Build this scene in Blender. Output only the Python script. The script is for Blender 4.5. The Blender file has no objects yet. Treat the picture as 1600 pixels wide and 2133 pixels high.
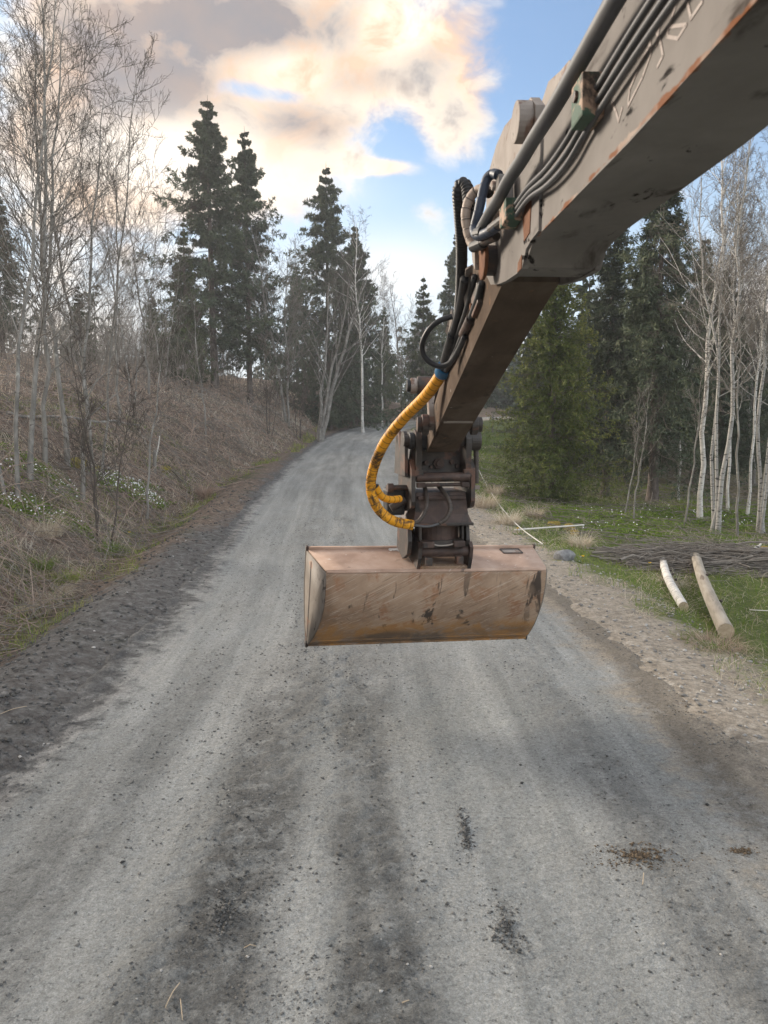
import bpy, bmesh, math, random
import numpy as np
from mathutils import Vector, Matrix
R = math.radians
SC = bpy.context.scene
COL = SC.collection

# ------------------------------------------------------------------ camera
PITCH = R(7.0)
CAM_H = 2.3
cam_d = bpy.data.cameras.new('camera')
cam = bpy.data.objects.new('camera', cam_d)
COL.objects.link(cam)
cam.location = (0, 0, CAM_H)
cam.rotation_euler = (R(90) - PITCH, 0, 0)
cam_d.lens = 27.0
cam_d.sensor_width = 36.0
cam_d.sensor_fit = 'AUTO'
cam_d.clip_start = 0.05
cam_d.clip_end = 2000
cam_d.dof.use_dof = True
cam_d.dof.focus_distance = 7.0
cam_d.dof.aperture_fstop = 7.0
SC.camera = cam

# ------------------------------------------------------------------ node helpers
class NT:
    def __init__(s, tree):
        s.t = tree; s.n = tree.nodes; s.l = tree.links
    def new(s, typ, **kw):
        n = s.n.new(typ)
        for k, v in kw.items():
            setattr(n, k, v)
        return n
    def put(s, sock, v):
        if v is None: return
        if hasattr(v, 'is_output') or isinstance(v, bpy.types.NodeSocket):
            s.l.new(v, sock)
        else:
            if sock.type == 'RGBA' and len(v) == 3: v = (*v, 1)
            sock.default_value = v
    def math(s, op, a, b=None, c=None, clamp=False):
        n = s.new('ShaderNodeMath', operation=op, use_clamp=clamp)
        for i, v in enumerate((a, b, c)):
            if v is not None: s.put(n.inputs[i], v)
        return n.outputs[0]
    def mapr(s, v, a, b, c=0.0, d=1.0, smooth=False):
        n = s.new('ShaderNodeMapRange', interpolation_type='SMOOTHSTEP' if smooth else 'LINEAR')
        s.put(n.inputs[0], v)
        for i, q in enumerate((a, b, c, d)): s.put(n.inputs[i + 1], q)
        return n.outputs[0]
    def mix(s, f, a, b, blend='MIX'):
        n = s.new('ShaderNodeMix', data_type='RGBA', blend_type=blend)
        s.put(n.inputs[0], f); s.put(n.inputs[6], a); s.put(n.inputs[7], b)
        return n.outputs[2]
    def noise(s, vec, scale, detail=4, rough=.55, dist=0.0, stretch=None):
        n = s.new('ShaderNodeTexNoise')
        if stretch is not None:
            m = s.new('ShaderNodeMapping'); s.put(m.inputs[0], vec); s.put(m.inputs[3], stretch); vec = m.outputs[0]
        if vec is not None: s.put(n.inputs['Vector'], vec)
        s.put(n.inputs['Scale'], scale); s.put(n.inputs['Detail'], detail)
        s.put(n.inputs['Roughness'], rough); s.put(n.inputs['Distortion'], dist)
        return n.outputs[0]
    def ramp(s, f, stops):
        n = s.new('ShaderNodeValToRGB')
        e = n.color_ramp.elements
        while len(e) < len(stops): e.new(.5)
        for el, (p, c) in zip(e, stops):
            el.position = p; el.color = (*c, 1) if len(c) == 3 else c
        s.put(n.inputs[0], f)
        return n.outputs[0]

# ------------------------------------------------------------------ world: evening sky with broken cloud
def px_dir(px, py):
    x = (px - 800) / 1600; y = (1066.5 - py) / 1600
    d = Vector((x, math.cos(PITCH) + y * math.sin(PITCH), -math.sin(PITCH) + y * math.cos(PITCH))).normalized()
    return math.atan2(d.x, d.y), math.asin(d.z)

SUN_AZ, SUN_EL = R(-55), R(19)          # to the left of the road, low
world = bpy.data.worlds.new('World')
SC.world = world
world.use_nodes = True
w = NT(world.node_tree)
w.n.clear()
sky = w.new('ShaderNodeTexSky', sky_type='NISHITA')
sky.sun_disc = False
sky.sun_elevation = SUN_EL
sky.sun_rotation = SUN_AZ
sky.air_density = 1.0; sky.dust_density = 1.2; sky.ozone_density = 1.6
tc = w.new('ShaderNodeTexCoord').outputs['Generated']
sp = w.new('ShaderNodeSeparateXYZ'); w.put(sp.inputs[0], tc)
X, Y, Z = sp.outputs
az = w.math('ARCTAN2', X, Y)
el = w.math('ARCSINE', Z)
def blob(px, py, rx, ry, wt):
    a0, e0 = px_dir(px, py)
    a1, _ = px_dir(px + rx, py); _, e1 = px_dir(px, py - ry)
    u = w.math('DIVIDE', w.math('SUBTRACT', az, a0), abs(a1 - a0))
    v = w.math('DIVIDE', w.math('SUBTRACT', el, e0), abs(e1 - e0))
    q = w.math('ADD', w.math('MULTIPLY', u, u), w.math('MULTIPLY', v, v))
    return w.math('MULTIPLY', w.math('POWER', 2.718, w.math('MULTIPLY', q, -1.0)), wt)
def field(lst):
    o = None
    for b in lst:
        q = blob(*b)
        o = q if o is None else w.math('ADD', o, q)
    return o
n1 = w.noise(tc, 5.5, 6, .58, .35, stretch=(1, 1, 1.5))
n2 = w.noise(tc, 14.0, 5, .65, .4, stretch=(1, 1, 1.3))
base = w.mapr(w.noise(tc, 1.6, 3, .5), .30, .50, .0, .75, True)       # broken cloud over the rest of the sky
inview = w.math('MULTIPLY', w.mapr(w.math('ABSOLUTE', az), .55, .9, 0, 1, True), 1.0)
inview = w.math('MAXIMUM', inview, w.mapr(el, .55, .85, 0, 1, True))
dens = field([(430, 90, 300, 190, .85), (790, 90, 230, 150, .9), (640, 220, 170, 110, .5), (330, 330, 280, 130, .95), (180, 150, 190, 270, .85),
              (640, 300, 130, 50, .45), (765, 348, 75, 16, 1.25), (945, 255, 85, 110, .56), (520, 400, 240, 50, .3), (60, 420, 260, 180, .4),
              (555, 192, 110, 34, -.62), (600, 205, 60, 22, -.5), (500, 180, 60, 22, -.4), (1180, 110, 160, 240, -.7), (420, 125, 70, 22, -.45), (800, 300, 70, 40, -.3)])
dens = w.math('ADD', dens, w.math('MULTIPLY', base, inview))
dens = w.math('ADD', dens, w.math('MULTIPLY', w.math('SUBTRACT', n1, .5), 2.3))
dens = w.math('ADD', dens, w.math('MULTIPLY', w.math('SUBTRACT', n2, .5), 1.25))
cov = w.mapr(dens, .12, .78, 0, 1, True)
dark = field([(480, 50, 230, 75, 1.25), (330, 180, 130, 60, 1.4), (640, 262, 110, 40, 1.0), (190, 130, 170, 170, .8), (900, 110, 60, 40, .35), (770, 170, 90, 40, .55), (100, 330, 160, 120, .45),
              (830, 60, 90, 50, -.6), (590, 130, 90, 50, -.45)])
dark = w.math('ADD', dark, w.math('MULTIPLY', inview, w.mapr(n1, .5, .7, 0, .7)))
dark = w.math('ADD', dark, w.math('MULTIPLY', w.math('SUBTRACT', n2, .5), 2.6))
dark = w.math('ADD', dark, w.math('MULTIPLY', w.math('SUBTRACT', n1, .5), 1.6), clamp=True)
dark = w.math('MULTIPLY', dark, w.mapr(dens, .30, .8, .3, 1, True))
lit = w.mix(w.mapr(n2, .38, .60), (.40, .28, .195), (.55, .475, .385))
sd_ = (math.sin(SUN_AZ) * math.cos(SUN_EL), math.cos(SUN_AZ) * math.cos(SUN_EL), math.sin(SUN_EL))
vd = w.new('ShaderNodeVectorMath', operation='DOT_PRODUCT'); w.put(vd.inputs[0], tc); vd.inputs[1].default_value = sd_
sky_fill = w.mapr(vd.outputs['Value'], .45, -.6, 0, 1, True)            # added fill light: clouds opposite the sun, out of view, made whiter and brighter
lit = w.mix(sky_fill, lit, (1.02, 1.11, 1.19))
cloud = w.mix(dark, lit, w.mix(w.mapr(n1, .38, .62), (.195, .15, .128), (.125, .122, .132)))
glow = field([(360, 335, 190, 75, .95), (560, 390, 170, 50, .5), (800, 570, 200, 80, .55)])
# clear air: Nishita, plus the pale veil that lies along the horizon
clear = w.mix(1.0, sky.outputs[0], (.047, .064, .078), 'MULTIPLY')
clear = w.mix(w.mapr(vd.outputs['Value'], .6, 1.0, 0, .8), clear, (.22, .295, .365))
veil = w.mapr(el, .04, .40, 1, 0, True)
clear = w.mix(.10, clear, (.26, .34, .42))
clear = w.mix(w.math('MULTIPLY', veil, .85), clear, (.30, .375, .44))
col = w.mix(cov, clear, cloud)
col = w.mix(w.math('MINIMUM', glow, .85), col, (.54, .50, .445))
gold = w.math('MULTIPLY', w.mapr(el, .02, .24, 1, 0, True), w.mapr(n1, .38, .56, .15, 1, True))
gold = w.math('MULTIPLY', gold, w.math('MAXIMUM', w.mapr(az, -.75, -.08, 1, .2, True), w.mapr(az, .22, .5, 0, .85, True)))
col = w.mix(gold, col, (.56, .345, .145))
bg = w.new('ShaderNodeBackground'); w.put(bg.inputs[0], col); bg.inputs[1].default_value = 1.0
world.cycles.sampling_method = 'MANUAL'; world.cycles.sample_map_resolution = 512
wo = w.new('ShaderNodeOutputWorld'); w.l.new(bg.outputs[0], wo.inputs[0])
# the Nishita part is scaled by about 0.15 above (the sky's strength); clouds are given as plain radiance

sun_d = bpy.data.lights.new('sun', 'SUN')
sun_d.energy = 2.8
sun_d.angle = R(16)
sun_d.color = (1.0, .88, .74)
sun = bpy.data.objects.new('sun', sun_d)
COL.objects.link(sun)
sdir = Vector((math.sin(SUN_AZ) * math.cos(SUN_EL), math.cos(SUN_AZ) * math.cos(SUN_EL), math.sin(SUN_EL)))
sun.rotation_euler = sdir.to_track_quat('Z', 'Y').to_euler()
sun.location = (-20, 25, 18)

SC.view_settings.view_transform = 'Standard'
SC.view_settings.look = 'None'
SC.view_settings.exposure = 1.42
SC.view_settings.gamma = 1.0
SC.view_settings.use_curve_mapping = False
SC.render.engine = 'CYCLES'
SC.cycles.use_denoising = True
SC.cycles.max_bounces = 5
SC.cycles.diffuse_bounces = 3
SC.cycles.glossy_bounces = 2
SC.cycles.transmission_bounces = 1
SC.cycles.transparent_max_bounces = 4
SC.cycles.use_adaptive_sampling = True

# ------------------------------------------------------------------ mesh and object helpers
def tag(o, label=None, cat=None, group=None, kind=None):
    for k, v in (('label', label), ('category', cat), ('group', group), ('kind', kind)):
        if v: o[k] = v
    return o
def empty(name, loc=(0, 0, 0), rz=0.0, **kw):
    o = bpy.data.objects.new(name, None); COL.objects.link(o)
    o.location = loc; o.rotation_euler = (0, 0, rz); o.empty_display_size = .2
    return tag(o, **kw)
def mesh_np(name, V, F, mats, mi=None, attrs=None, smooth=False, uv=None):
    """F: list of (M,k) index arrays; mi: material index per face array in F; attrs: per-vertex floats; uv: per-vertex (N,2)"""
    me = bpy.data.meshes.new(name)
    V = np.ascontiguousarray(V, dtype=np.float32)
    F = [np.asarray(f, dtype=np.int32) for f in F if len(f)]
    me.vertices.add(len(V)); me.vertices.foreach_set('co', V.ravel())
    li = np.concatenate([f.ravel() for f in F])
    tot = np.concatenate([np.full(len(f), f.shape[1], np.int32) for f in F])
    st = np.concatenate([[0], np.cumsum(tot)[:-1]]).astype(np.int32)
    me.loops.add(len(li)); me.loops.foreach_set('vertex_index', li)
    me.polygons.add(len(tot)); me.polygons.foreach_set('loop_start', st)
    if mi is not None:
        me.polygons.foreach_set('material_index', np.concatenate([np.full(len(f), m, np.int32) for f, m in zip(F, mi)]))
    if smooth: me.polygons.foreach_set('use_smooth', np.ones(len(tot), bool))
    me.update(calc_edges=True)
    for k, a in (attrs or {}).items():
        at = me.attributes.new(k, 'FLOAT', 'POINT'); at.data.foreach_set('value', np.asarray(a, np.float32))
    if uv is not None:
        ul = me.uv_layers.new(name='UVMap'); ul.data.foreach_set('uv', np.asarray(uv, np.float32)[li].ravel())
    for m in (mats if isinstance(mats, (list, tuple)) else [mats]): me.materials.append(m)
    return me
def obj(name, me, parent=None, loc=None, rot=None):
    o = bpy.data.objects.new(name, me); COL.objects.link(o)
    if parent: o.parent = parent
    if loc is not None: o.location = loc
    if rot is not None: o.rotation_euler = rot
    return o
def bm_mesh(name, bm, mats, bevel=0.0, seg=2, smooth=False):
    if bevel:
        ed = [e for e in bm.edges if len(e.link_faces) == 2 and e.calc_face_angle(0) > R(35)]
        bmesh.ops.bevel(bm, geom=ed, offset=bevel, segments=seg, profile=.6, affect='EDGES', clamp_overlap=True)
    bmesh.ops.recalc_face_normals(bm, faces=bm.faces)
    me = bpy.data.meshes.new(name); bm.to_mesh(me); bm.free()
    for m in (mats if isinstance(mats, (list, tuple)) else [mats]): me.materials.append(m)
    if smooth:
        me.polygons.foreach_set('use_smooth', np.ones(len(me.polygons), bool))
    return me
def bm_prism(bm, poly, x0, x1):
    """poly: (y,z) outline extruded along x"""
    a = [bm.verts.new((x0, y, z)) for y, z in poly]; b = [bm.verts.new((x1, y, z)) for y, z in poly]
    bm.faces.new(a); bm.faces.new(b[::-1])
    n = len(poly)
    for i in range(n): bm.faces.new((a[i], b[i], b[(i + 1) % n], a[(i + 1) % n]))
def bm_box(bm, c, s, rot=None):
    M = Matrix.Translation(c) @ (rot.to_4x4() if rot else Matrix.Identity(4)) @ Matrix.Diagonal((*s, 1))
    bmesh.ops.create_cube(bm, size=1, matrix=M)
def bm_cyl(bm, p, q, r, n=20, r2=None):
    p, q = Vector(p), Vector(q); d = q - p
    M = Matrix.Translation((p + q) / 2) @ d.to_track_quat('Z', 'Y').to_matrix().to_4x4()
    bmesh.ops.create_cone(bm, cap_ends=True, segments=n, radius1=r, radius2=r if r2 is None else r2, depth=d.length, matrix=M)
def smooth_path(pts, n=8):
    P = [Vector(p) for p in pts]; P = [2 * P[0] - P[1]] + P + [2 * P[-1] - P[-2]]
    out = []
    for i in range(1, len(P) - 2):
        for k in range(n):
            t = k / n; a, b, c, d = P[i - 1:i + 3]
            out.append(.5 * ((2 * b) + (c - a) * t + (2 * a - 5 * b + 4 * c - d) * t * t + (3 * b - a - 3 * c + d) * t ** 3))
    out.append(P[-2])
    return np.array(out)
def resample(P, step):
    L = np.concatenate([[0], np.cumsum(np.linalg.norm(np.diff(P, axis=0), axis=1))])
    n = max(2, int(L[-1] / step) + 1); s = np.linspace(0, L[-1], n)
    return np.stack([np.interp(s, L, P[:, i]) for i in range(3)], 1), s
def tube(name, pts, rad, mat, n=12, step=.012, radf=None, parent=None, smooth=True, caps=True):
    """one swept tube; radf(s) multiplies the radius along the length; uv = (length in m, angle)"""
    P, s = resample(smooth_path(pts) if len(pts) > 2 else np.array(pts, float), step)
    T = np.gradient(P, axis=0); T /= np.linalg.norm(T, axis=1)[:, None]
    N = np.zeros_like(P); v = np.cross(T[0], (0.3, .2, .9)); v /= np.linalg.norm(v)
    for i in range(len(P)):
        v = v - T[i] * (v @ T[i]); v /= np.linalg.norm(v); N[i] = v
    B = np.cross(T, N)
    rr = rad * (radf(s) if radf else np.ones(len(s)))
    a = np.linspace(0, 2 * np.pi, n, endpoint=False)
    V = P[:, None] + rr[:, None, None] * (np.cos(a)[None, :, None] * N[:, None] + np.sin(a)[None, :, None] * B[:, None])
    uv = np.stack([np.repeat(s, n), np.tile(a / 6.2832, len(s))], 1)
    k = len(P); i, j = np.meshgrid(np.arange(k - 1), np.arange(n), indexing='ij')
    Q = np.stack([i * n + j, i * n + (j + 1) % n, (i + 1) * n + (j + 1) % n, (i + 1) * n + j], -1).reshape(-1, 4)
    F = [Q]
    if caps: F += [np.arange(n)[None, ::-1], (np.arange(n) + (k - 1) * n)[None]]
    return obj(name, mesh_np(name, V.reshape(-1, 3), F, mat, smooth=smooth, uv=uv), parent)

# ---- numpy value noise
def _h(ix, iy, sd):
    h = (ix.astype(np.int64) * 374761393 + iy.astype(np.int64) * 668265263 + sd * 1442695041) & 0xffffffff
    h = ((h ^ (h >> 13)) * 1274126177) & 0xffffffff
    return ((h ^ (h >> 16)) & 0xffffff) / float(0xffffff)
def vnoise(x, y, sd=0):
    ix, iy = np.floor(x), np.floor(y); fx, fy = x - ix, y - iy
    fx = fx * fx * (3 - 2 * fx); fy = fy * fy * (3 - 2 * fy)
    a = _h(ix, iy, sd); b = _h(ix + 1, iy, sd); c = _h(ix, iy + 1, sd); d = _h(ix + 1, iy + 1, sd)
    return (a * (1 - fx) + b * fx) * (1 - fy) + (c * (1 - fx) + d * fx) * fy
def fbm(x, y, sd=0, oct=4, gain=.5):
    o = 0; a = 1; t = 0
    for i in range(oct):
        o = o + a * vnoise(x * 2 ** i + 17.3 * i, y * 2 ** i - 9.1 * i, sd + i); t += a; a *= gain
    return o / t
def sstep(x, a, b):
    t = np.clip((x - a) / (b - a), 0, 1); return t * t * (3 - 2 * t)

# ------------------------------------------------------------------ materials
def mat_new(name):
    m = bpy.data.materials.new(name); m.use_nodes = True
    t = NT(m.node_tree); b = t.n['Principled BSDF']
    return m, t, b
def bump(t, b, h, strength=.3, dist=.01):
    n = t.new('ShaderNodeBump'); n.inputs['Strength'].default_value = strength; n.inputs['Distance'].default_value = dist
    t.put(n.inputs['Height'], h); t.l.new(n.outputs[0], b.inputs['Normal'])
def mat_noise(name, stops, scale=6, detail=6, rough=.8, bmp=.25, bdist=.005, stretch=None, metal=0.0, spots=None, fine=None, spec=.3):
    m, t, b = mat_new(name)
    oc = t.new('ShaderNodeTexCoord').outputs['Object']
    n = t.noise(oc, scale, detail, .6, .3, stretch=stretch)
    c = t.ramp(n, stops)
    if spots:                                   # list of (colour, scale, lo, hi, stretch)
        for (cl, sc, lo, hi, st) in spots:
            q = t.noise(oc, sc, 5, .6, .5, stretch=st)
            c = t.mix(t.mapr(q, lo, hi, 0, 1, True), c, cl)
    t.put(b.inputs['Base Color'], c)
    b.inputs['Roughness'].default_value = rough; b.inputs['Metallic'].default_value = metal
    b.inputs['Specular IOR Level'].default_value = spec
    f = t.noise(oc, fine or scale * 9, 5, .6, 0, stretch=stretch)
    bump(t, b, f, bmp, bdist)
    return m
def mat_tint(name, stops, rough=.75, spec=.2, trans=0.0):
    """leaf/needle/grass material: colour ramp over the per-blade attribute 'tint'"""
    m, t, b = mat_new(name)
    a = t.new('ShaderNodeAttribute', attribute_name='tint', attribute_type='GEOMETRY')
    oi = t.new('ShaderNodeObjectInfo')
    f = t.math('ADD', a.outputs['Fac'], t.mapr(oi.outputs['Random'], 0, 1, -.08, .08))
    c = t.ramp(f, stops)
    t.put(b.inputs['Base Color'], c)
    b.inputs['Roughness'].default_value = rough; b.inputs['Specular IOR Level'].default_value = spec
    if trans:
        tr = t.new('ShaderNodeBsdfTranslucent'); t.put(tr.inputs[0], c)
        mx = t.new('ShaderNodeMixShader'); mx.inputs[0].default_value = trans
        t.l.new(b.outputs[0], mx.inputs[1]); t.l.new(tr.outputs[0], mx.inputs[2])
        t.l.new(mx.outputs[0], t.n['Material Output'].inputs[0])
    return m

# ------------------------------------------------------------------ the road line and the lie of the land
ROAD = np.array([(.35, -40, 0), (.25, -8, 0), (.1, 0, 0), (-.02, 5, 0), (-.2, 10, 0), (-.72, 15.7, .02), (-1.1, 23.5, .30), (-1.4, 35, .62),
                 (-1.25, 48, 1.05), (.2, 59, 1.55), (4.0, 68, 2.0), (10.5, 74.5, 2.3), (20, 78.5, 2.55), (40, 83, 2.9), (110, 92, 3.6)])
RP, _ = resample(smooth_path(ROAD, 12), .5)
RT = np.gradient(RP[:, :2], axis=0); RT /= np.linalg.norm(RT, axis=1)[:, None]
def road_coord(x, y):
    """signed lateral distance (right positive) and road height at the nearest point"""
    x = np.asarray(x, float).ravel(); y = np.asarray(y, float).ravel()
    lat = np.empty_like(x); zr = np.empty_like(x)
    for i in range(0, len(x), 40000):
        dx = x[i:i + 40000, None] - RP[None, :, 0]; dy = y[i:i + 40000, None] - RP[None, :, 1]
        k = np.argmin(dx * dx + dy * dy, 1); r = np.arange(len(k))
        ddx, ddy = dx[r, k], dy[r, k]
        al = ddx * RT[k, 0] + ddy * RT[k, 1]
        la = ddx * RT[k, 1] - ddy * RT[k, 0]
        rest = np.sqrt(np.maximum(ddx ** 2 + ddy ** 2 - la ** 2, 0))
        lat[i:i + 40000] = np.sign(la) * np.hypot(la, np.maximum(rest - .3, 0))
        k2 = np.clip(k + np.sign(al).astype(int), 0, len(RP) - 1)
        f = np.clip(np.abs(al) / .5, 0, 1)
        zr[i:i + 40000] = RP[k, 2] * (1 - f) + RP[k2, 2] * f
    return lat, zr
def ground_h(x, y):
    x = np.asarray(x, float); sh = x.shape; x = x.ravel(); y = np.asarray(y, float).ravel()
    lat, z = road_coord(x, y)
    d = np.abs(lat)
    nz = fbm(x * .22, y * .22, 3, 3) - .5; n1 = fbm(x * .9, y * .9, 5, 4) - .5; n2 = fbm(x * 4, y * 4, 7, 3) - .5
    far = sstep(y, 14, 42)
    # left side: loose dark spoil, shallow ditch, bank
    r0 = 4.35 - 1.35 * far + .5 * nz
    t = np.maximum(d - r0, 0)
    bank = 4.3 * (1 - np.exp(-(t / 5.6) ** 1.25)) + .07 * np.maximum(t - 9, 0)
    endf = 1 - .75 * sstep(y, 66, 90)
    L = bank * endf + .10 * np.exp(-((d - 3.1) / .35) ** 2) * (1 - far) - .14 * np.exp(-((d - 4.0) / .5) ** 2) * (1 - far) + nz * .5 * sstep(d, 5, 9) + n1 * (.12 + .55 * sstep(d, 4.6, 7.5)) + n2 * .07 * sstep(d, 2.6, 3.4)
    # right side: sandy shoulder, then a grass strip a little below the road, then flat wood floor
    Rr = -.06 * sstep(d, 2.3, 3.4) - .20 * sstep(d, 3.4, 5.2) - .12 * sstep(d, 5, 9) + .02 * np.maximum(d - 14, 0) + n1 * (.05 + .10 * sstep(d, 3.5, 6) + .2 * sstep(d, 7, 12)) + nz * .25 * sstep(d, 6, 12) + n2 * .035 * sstep(d, 2.3, 3)
    Rr = Rr - .5 * sstep(y, 18, 30) * sstep(d, 3.0, 7) * (1 - sstep(y, 60, 75))
    h = z + np.where(lat < 0, L, Rr)
    h = h - .07 * (1 - sstep(d, 2.15, 2.45)) + .05 * sstep(d, 2.3, 2.6) * (1 - sstep(d, 3.2, 4))
    return h.reshape(sh)
def gz(x, y): return float(ground_h(np.array([x]), np.array([y]))[0])
def on_ray(px, py, z):
    """place on the level z seen in the direction of a point of the photograph (used for laying out)"""
    q = (px - 800) / 1600; v = (1066.5 - py) / 1600
    dy = math.cos(PITCH) + v * math.sin(PITCH); dz = -math.sin(PITCH) + v * math.cos(PITCH)
    t = (z - CAM_H) / dz
    return q * t, dy * t

def graded(lo, hi, c, fine, growth):
    a = [c]; s = fine
    while a[-1] < hi: a.append(a[-1] + s); s *= growth
    b = [c]; s = fine
    while b[-1] > lo: b.append(b[-1] - s); s *= growth
    return np.array(b[:0:-1] + a)
gx = graded(-240, 240, 0, .11, 1.028); gy = graded(-60, 420, 5, .11, 1.026)
GX, GY = np.meshgrid(gx, gy, indexing='ij')
GZ = ground_h(GX, GY)
lat_g, _ = road_coord(GX, GY)
nx, ny = len(gx), len(gy)
i, j = np.meshgrid(np.arange(nx - 1), np.arange(ny - 1), indexing='ij')
Q = np.stack([i * ny + j, (i + 1) * ny + j, (i + 1) * ny + j + 1, i * ny + j + 1], -1).reshape(-1, 4)

m_ground, t, b = mat_new('ground')
oc = t.new('ShaderNodeTexCoord').outputs['Object']
la = t.new('ShaderNodeAttribute', attribute_name='lat').outputs['Fac']
nb = t.noise(oc, .8, 5, .6); nf = t.noise(oc, 9, 6, .65); nff = t.noise(oc, 60, 4, .6)
soil = t.ramp(nf, [(.3, (.045, .046, .048)), (.55, (.105, .105, .104)), (.75, (.21, .205, .195))])
litter = t.ramp(nf, [(.3, (.06, .045, .036)), (.5, (.14, .105, .082)), (.72, (.27, .22, .17))])
litter = t.mix(t.mapr(nb, .54, .66, 0, .8), litter, (.05, .07, .02))
sand = t.ramp(nf, [(.28, (.16, .14, .115)), (.48, (.32, .28, .225)), (.75, (.46, .42, .36))])
sand = t.mix(t.mapr(nff, .3, .7, 0, .45), sand, (.17, .155, .14))
turf = t.ramp(nf, [(.3, (.05, .075, .02)), (.55, (.10, .125, .036)), (.75, (.19, .17, .08))])
edge = t.math('ADD', la, t.math('ADD', t.math('MULTIPLY', t.math('SUBTRACT', nb, .5), 2.4), t.math('MULTIPLY', t.math('SUBTRACT', nf, .5), 1.8)))
c = t.mix(t.math('MULTIPLY', t.mapr(edge, -4.1, -3.3, 0, 1, True), t.mapr(nf, .42, .58, .8, 1)), litter, soil)
c = t.mix(t.mapr(edge, -1, 1, 0, 1), c, sand)
c = t.mix(t.mapr(edge, 3.25, 3.8, 0, 1, True), c, turf)
c = t.mix(t.mapr(edge, 8, 13, 0, .6, True), c, litter)
t.put(b.inputs['Base Color'], c); b.inputs['Roughness'].default_value = .95; b.inputs['Specular IOR Level'].default_value = .15
nh = t.noise(oc, 24, 6, .75, .2)
c = t.mix(1.0, c, t.mapr(nh, .32, .68, .6, 1.35), 'MULTIPLY'); t.put(b.inputs['Base Color'], c)
bump(t, b, t.math('ADD', nh, t.math('MULTIPLY', nff, .5)), .7, .03)
ground = obj('ground', mesh_np('ground', np.stack([GX, GY, GZ], -1).reshape(-1, 3), [Q], m_ground, attrs={'lat': np.where(lat_g < 0, lat_g * (1 + .42 * sstep(GY.ravel(), 8, 19)), lat_g)}, smooth=True))
tag(ground, 'brown leaf litter and soil of the roadside bank and wood floor', kind='structure')

# ------------------------------------------------------------------ the gravel road: a ribbon with ruts, ridges and loose gravel
m_road, t, b = mat_new('gravel_road')
uvn = t.new('ShaderNodeTexCoord').outputs['UV']                     # u = metres right of the middle, v = metres along
oc = t.new('ShaderNodeTexCoord').outputs['Object']
su = t.new('ShaderNodeSeparateXYZ'); t.put(su.inputs[0], uvn); U, Vv = su.outputs[0], su.outputs[1]
nlong = t.noise(uvn, 2.6, 5, .6, .2, stretch=(1.0, .10, 1))         # streaks along the wheel tracks
npat = t.noise(oc, .9, 4, .6, .4); nmid = t.noise(oc, 7, 6, .68, .3); nfin = t.noise(oc, 85, 5, .75); ngr = t.noise(oc, 30, 5, .7)
dry = t.ramp(nlong, [(.30, (.185, .195, .192)), (.5, (.258, .268, .262)), (.70, (.335, .343, .332))])
dry = t.mix(t.mapr(npat, .35, .7, 0, .4), dry, (.215, .212, .195))
dry = t.mix(1.0, dry, t.mapr(t.noise(uvn, 11, 4, .6, .1, stretch=(1, .018, 1)), .30, .70, .90, 1.10), 'MULTIPLY')
loose = t.ramp(nmid, [(.3, (.035, .036, .037)), (.52, (.075, .076, .074)), (.75, (.14, .138, .13))])
# loose dark gravel lies between the wheel tracks; where it lies differs along the road
Uw = t.math('ADD', U, t.math('MULTIPLY', t.math('SUBTRACT', t.noise(uvn, .5, 4, .6, stretch=(1, .35, 1)), .5), 1.1))
def band(c0, wd, k): return t.math('MULTIPLY', t.mapr(t.math('ABSOLUTE', t.math('SUBTRACT', Uw, c0)), wd * .35, wd, 1, 0, True), k)
lm = t.math('MAXIMUM', t.math('MAXIMUM', band(-.78, .34, 1.0), band(-.12, .34, .95)), t.math('MAXIMUM', band(1.45, .34, .6), band(-1.62, .34, .55)))
lm = t.math('MULTIPLY', lm, t.mapr(Vv, 3.2, 8.5, 1, .34, True))
lm = t.math('MULTIPLY', lm, t.mapr(t.noise(uvn, 1.3, 4, .6, stretch=(1, .5, 1)), .34, .54, .35, 1, True))
lm = t.math('MULTIPLY', lm, t.mapr(nmid, .36, .56, .35, 1, True))
c = t.mix(lm, dry, loose)
soil_r = t.ramp(nmid, [(.3, (.045, .046, .048)), (.55, (.105, .105, .104)), (.75, (.21, .205, .195))])
edg = t.math('ADD', U, t.math('ADD', t.math('MULTIPLY', t.math('SUBTRACT', npat, .5), 1.0), t.math('MULTIPLY', t.math('SUBTRACT', nmid, .5), .9)))
c = t.mix(t.mapr(edg, -2.42, -2.0, 1, 0, True), c, soil_r)
c = t.mix(t.math('MULTIPLY', band(-2.2, .16, .3), t.mapr(nmid, .4, .6, 0, 1)), c, (.33, .315, .295))
sandc = t.ramp(nmid, [(.3, (.15, .125, .10)), (.6, (.28, .24, .185)), (.8, (.36, .32, .26))])
c = t.mix(t.mapr(edg, 1.75, 2.3, 0, .85, True), c, sandc)
c = t.mix(t.math('MULTIPLY', band(2.25, .2, .45), t.mapr(nmid, .4, .55, .2, 1)), c, (.05, .048, .044))
c = t.mix(t.mapr(ngr, .30, .44, .75, 0, True), c, (.035, .036, .037))         # small dark holes and clods
c = t.mix(1.0, c, t.mapr(t.noise(oc, 130, 4, .8), .32, .68, .62, 1.32), 'MULTIPLY')
c = t.mix(1.0, c, t.mapr(t.noise(oc, 42, 4, .75, .4), .34, .66, .72, 1.22), 'MULTIPLY')
c = t.mix(t.mapr(nfin, .62, .74, 0, .5), c, (.42, .41, .39))
t.put(b.inputs['Base Color'], c)
b.inputs['Roughness'].default_value = .92; b.inputs['Specular IOR Level'].default_value = .2
hh = t.math('ADD', t.math('MULTIPLY', nfin, .25), t.math('ADD', t.math('MULTIPLY', ngr, .7), nmid))
bump(t, b, hh, .8, .026)
rows = [-6.0]
while rows[-1] < 118:
    rows.append(rows[-1] + max(.028, .0090 * max(rows[-1], 0)))
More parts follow.
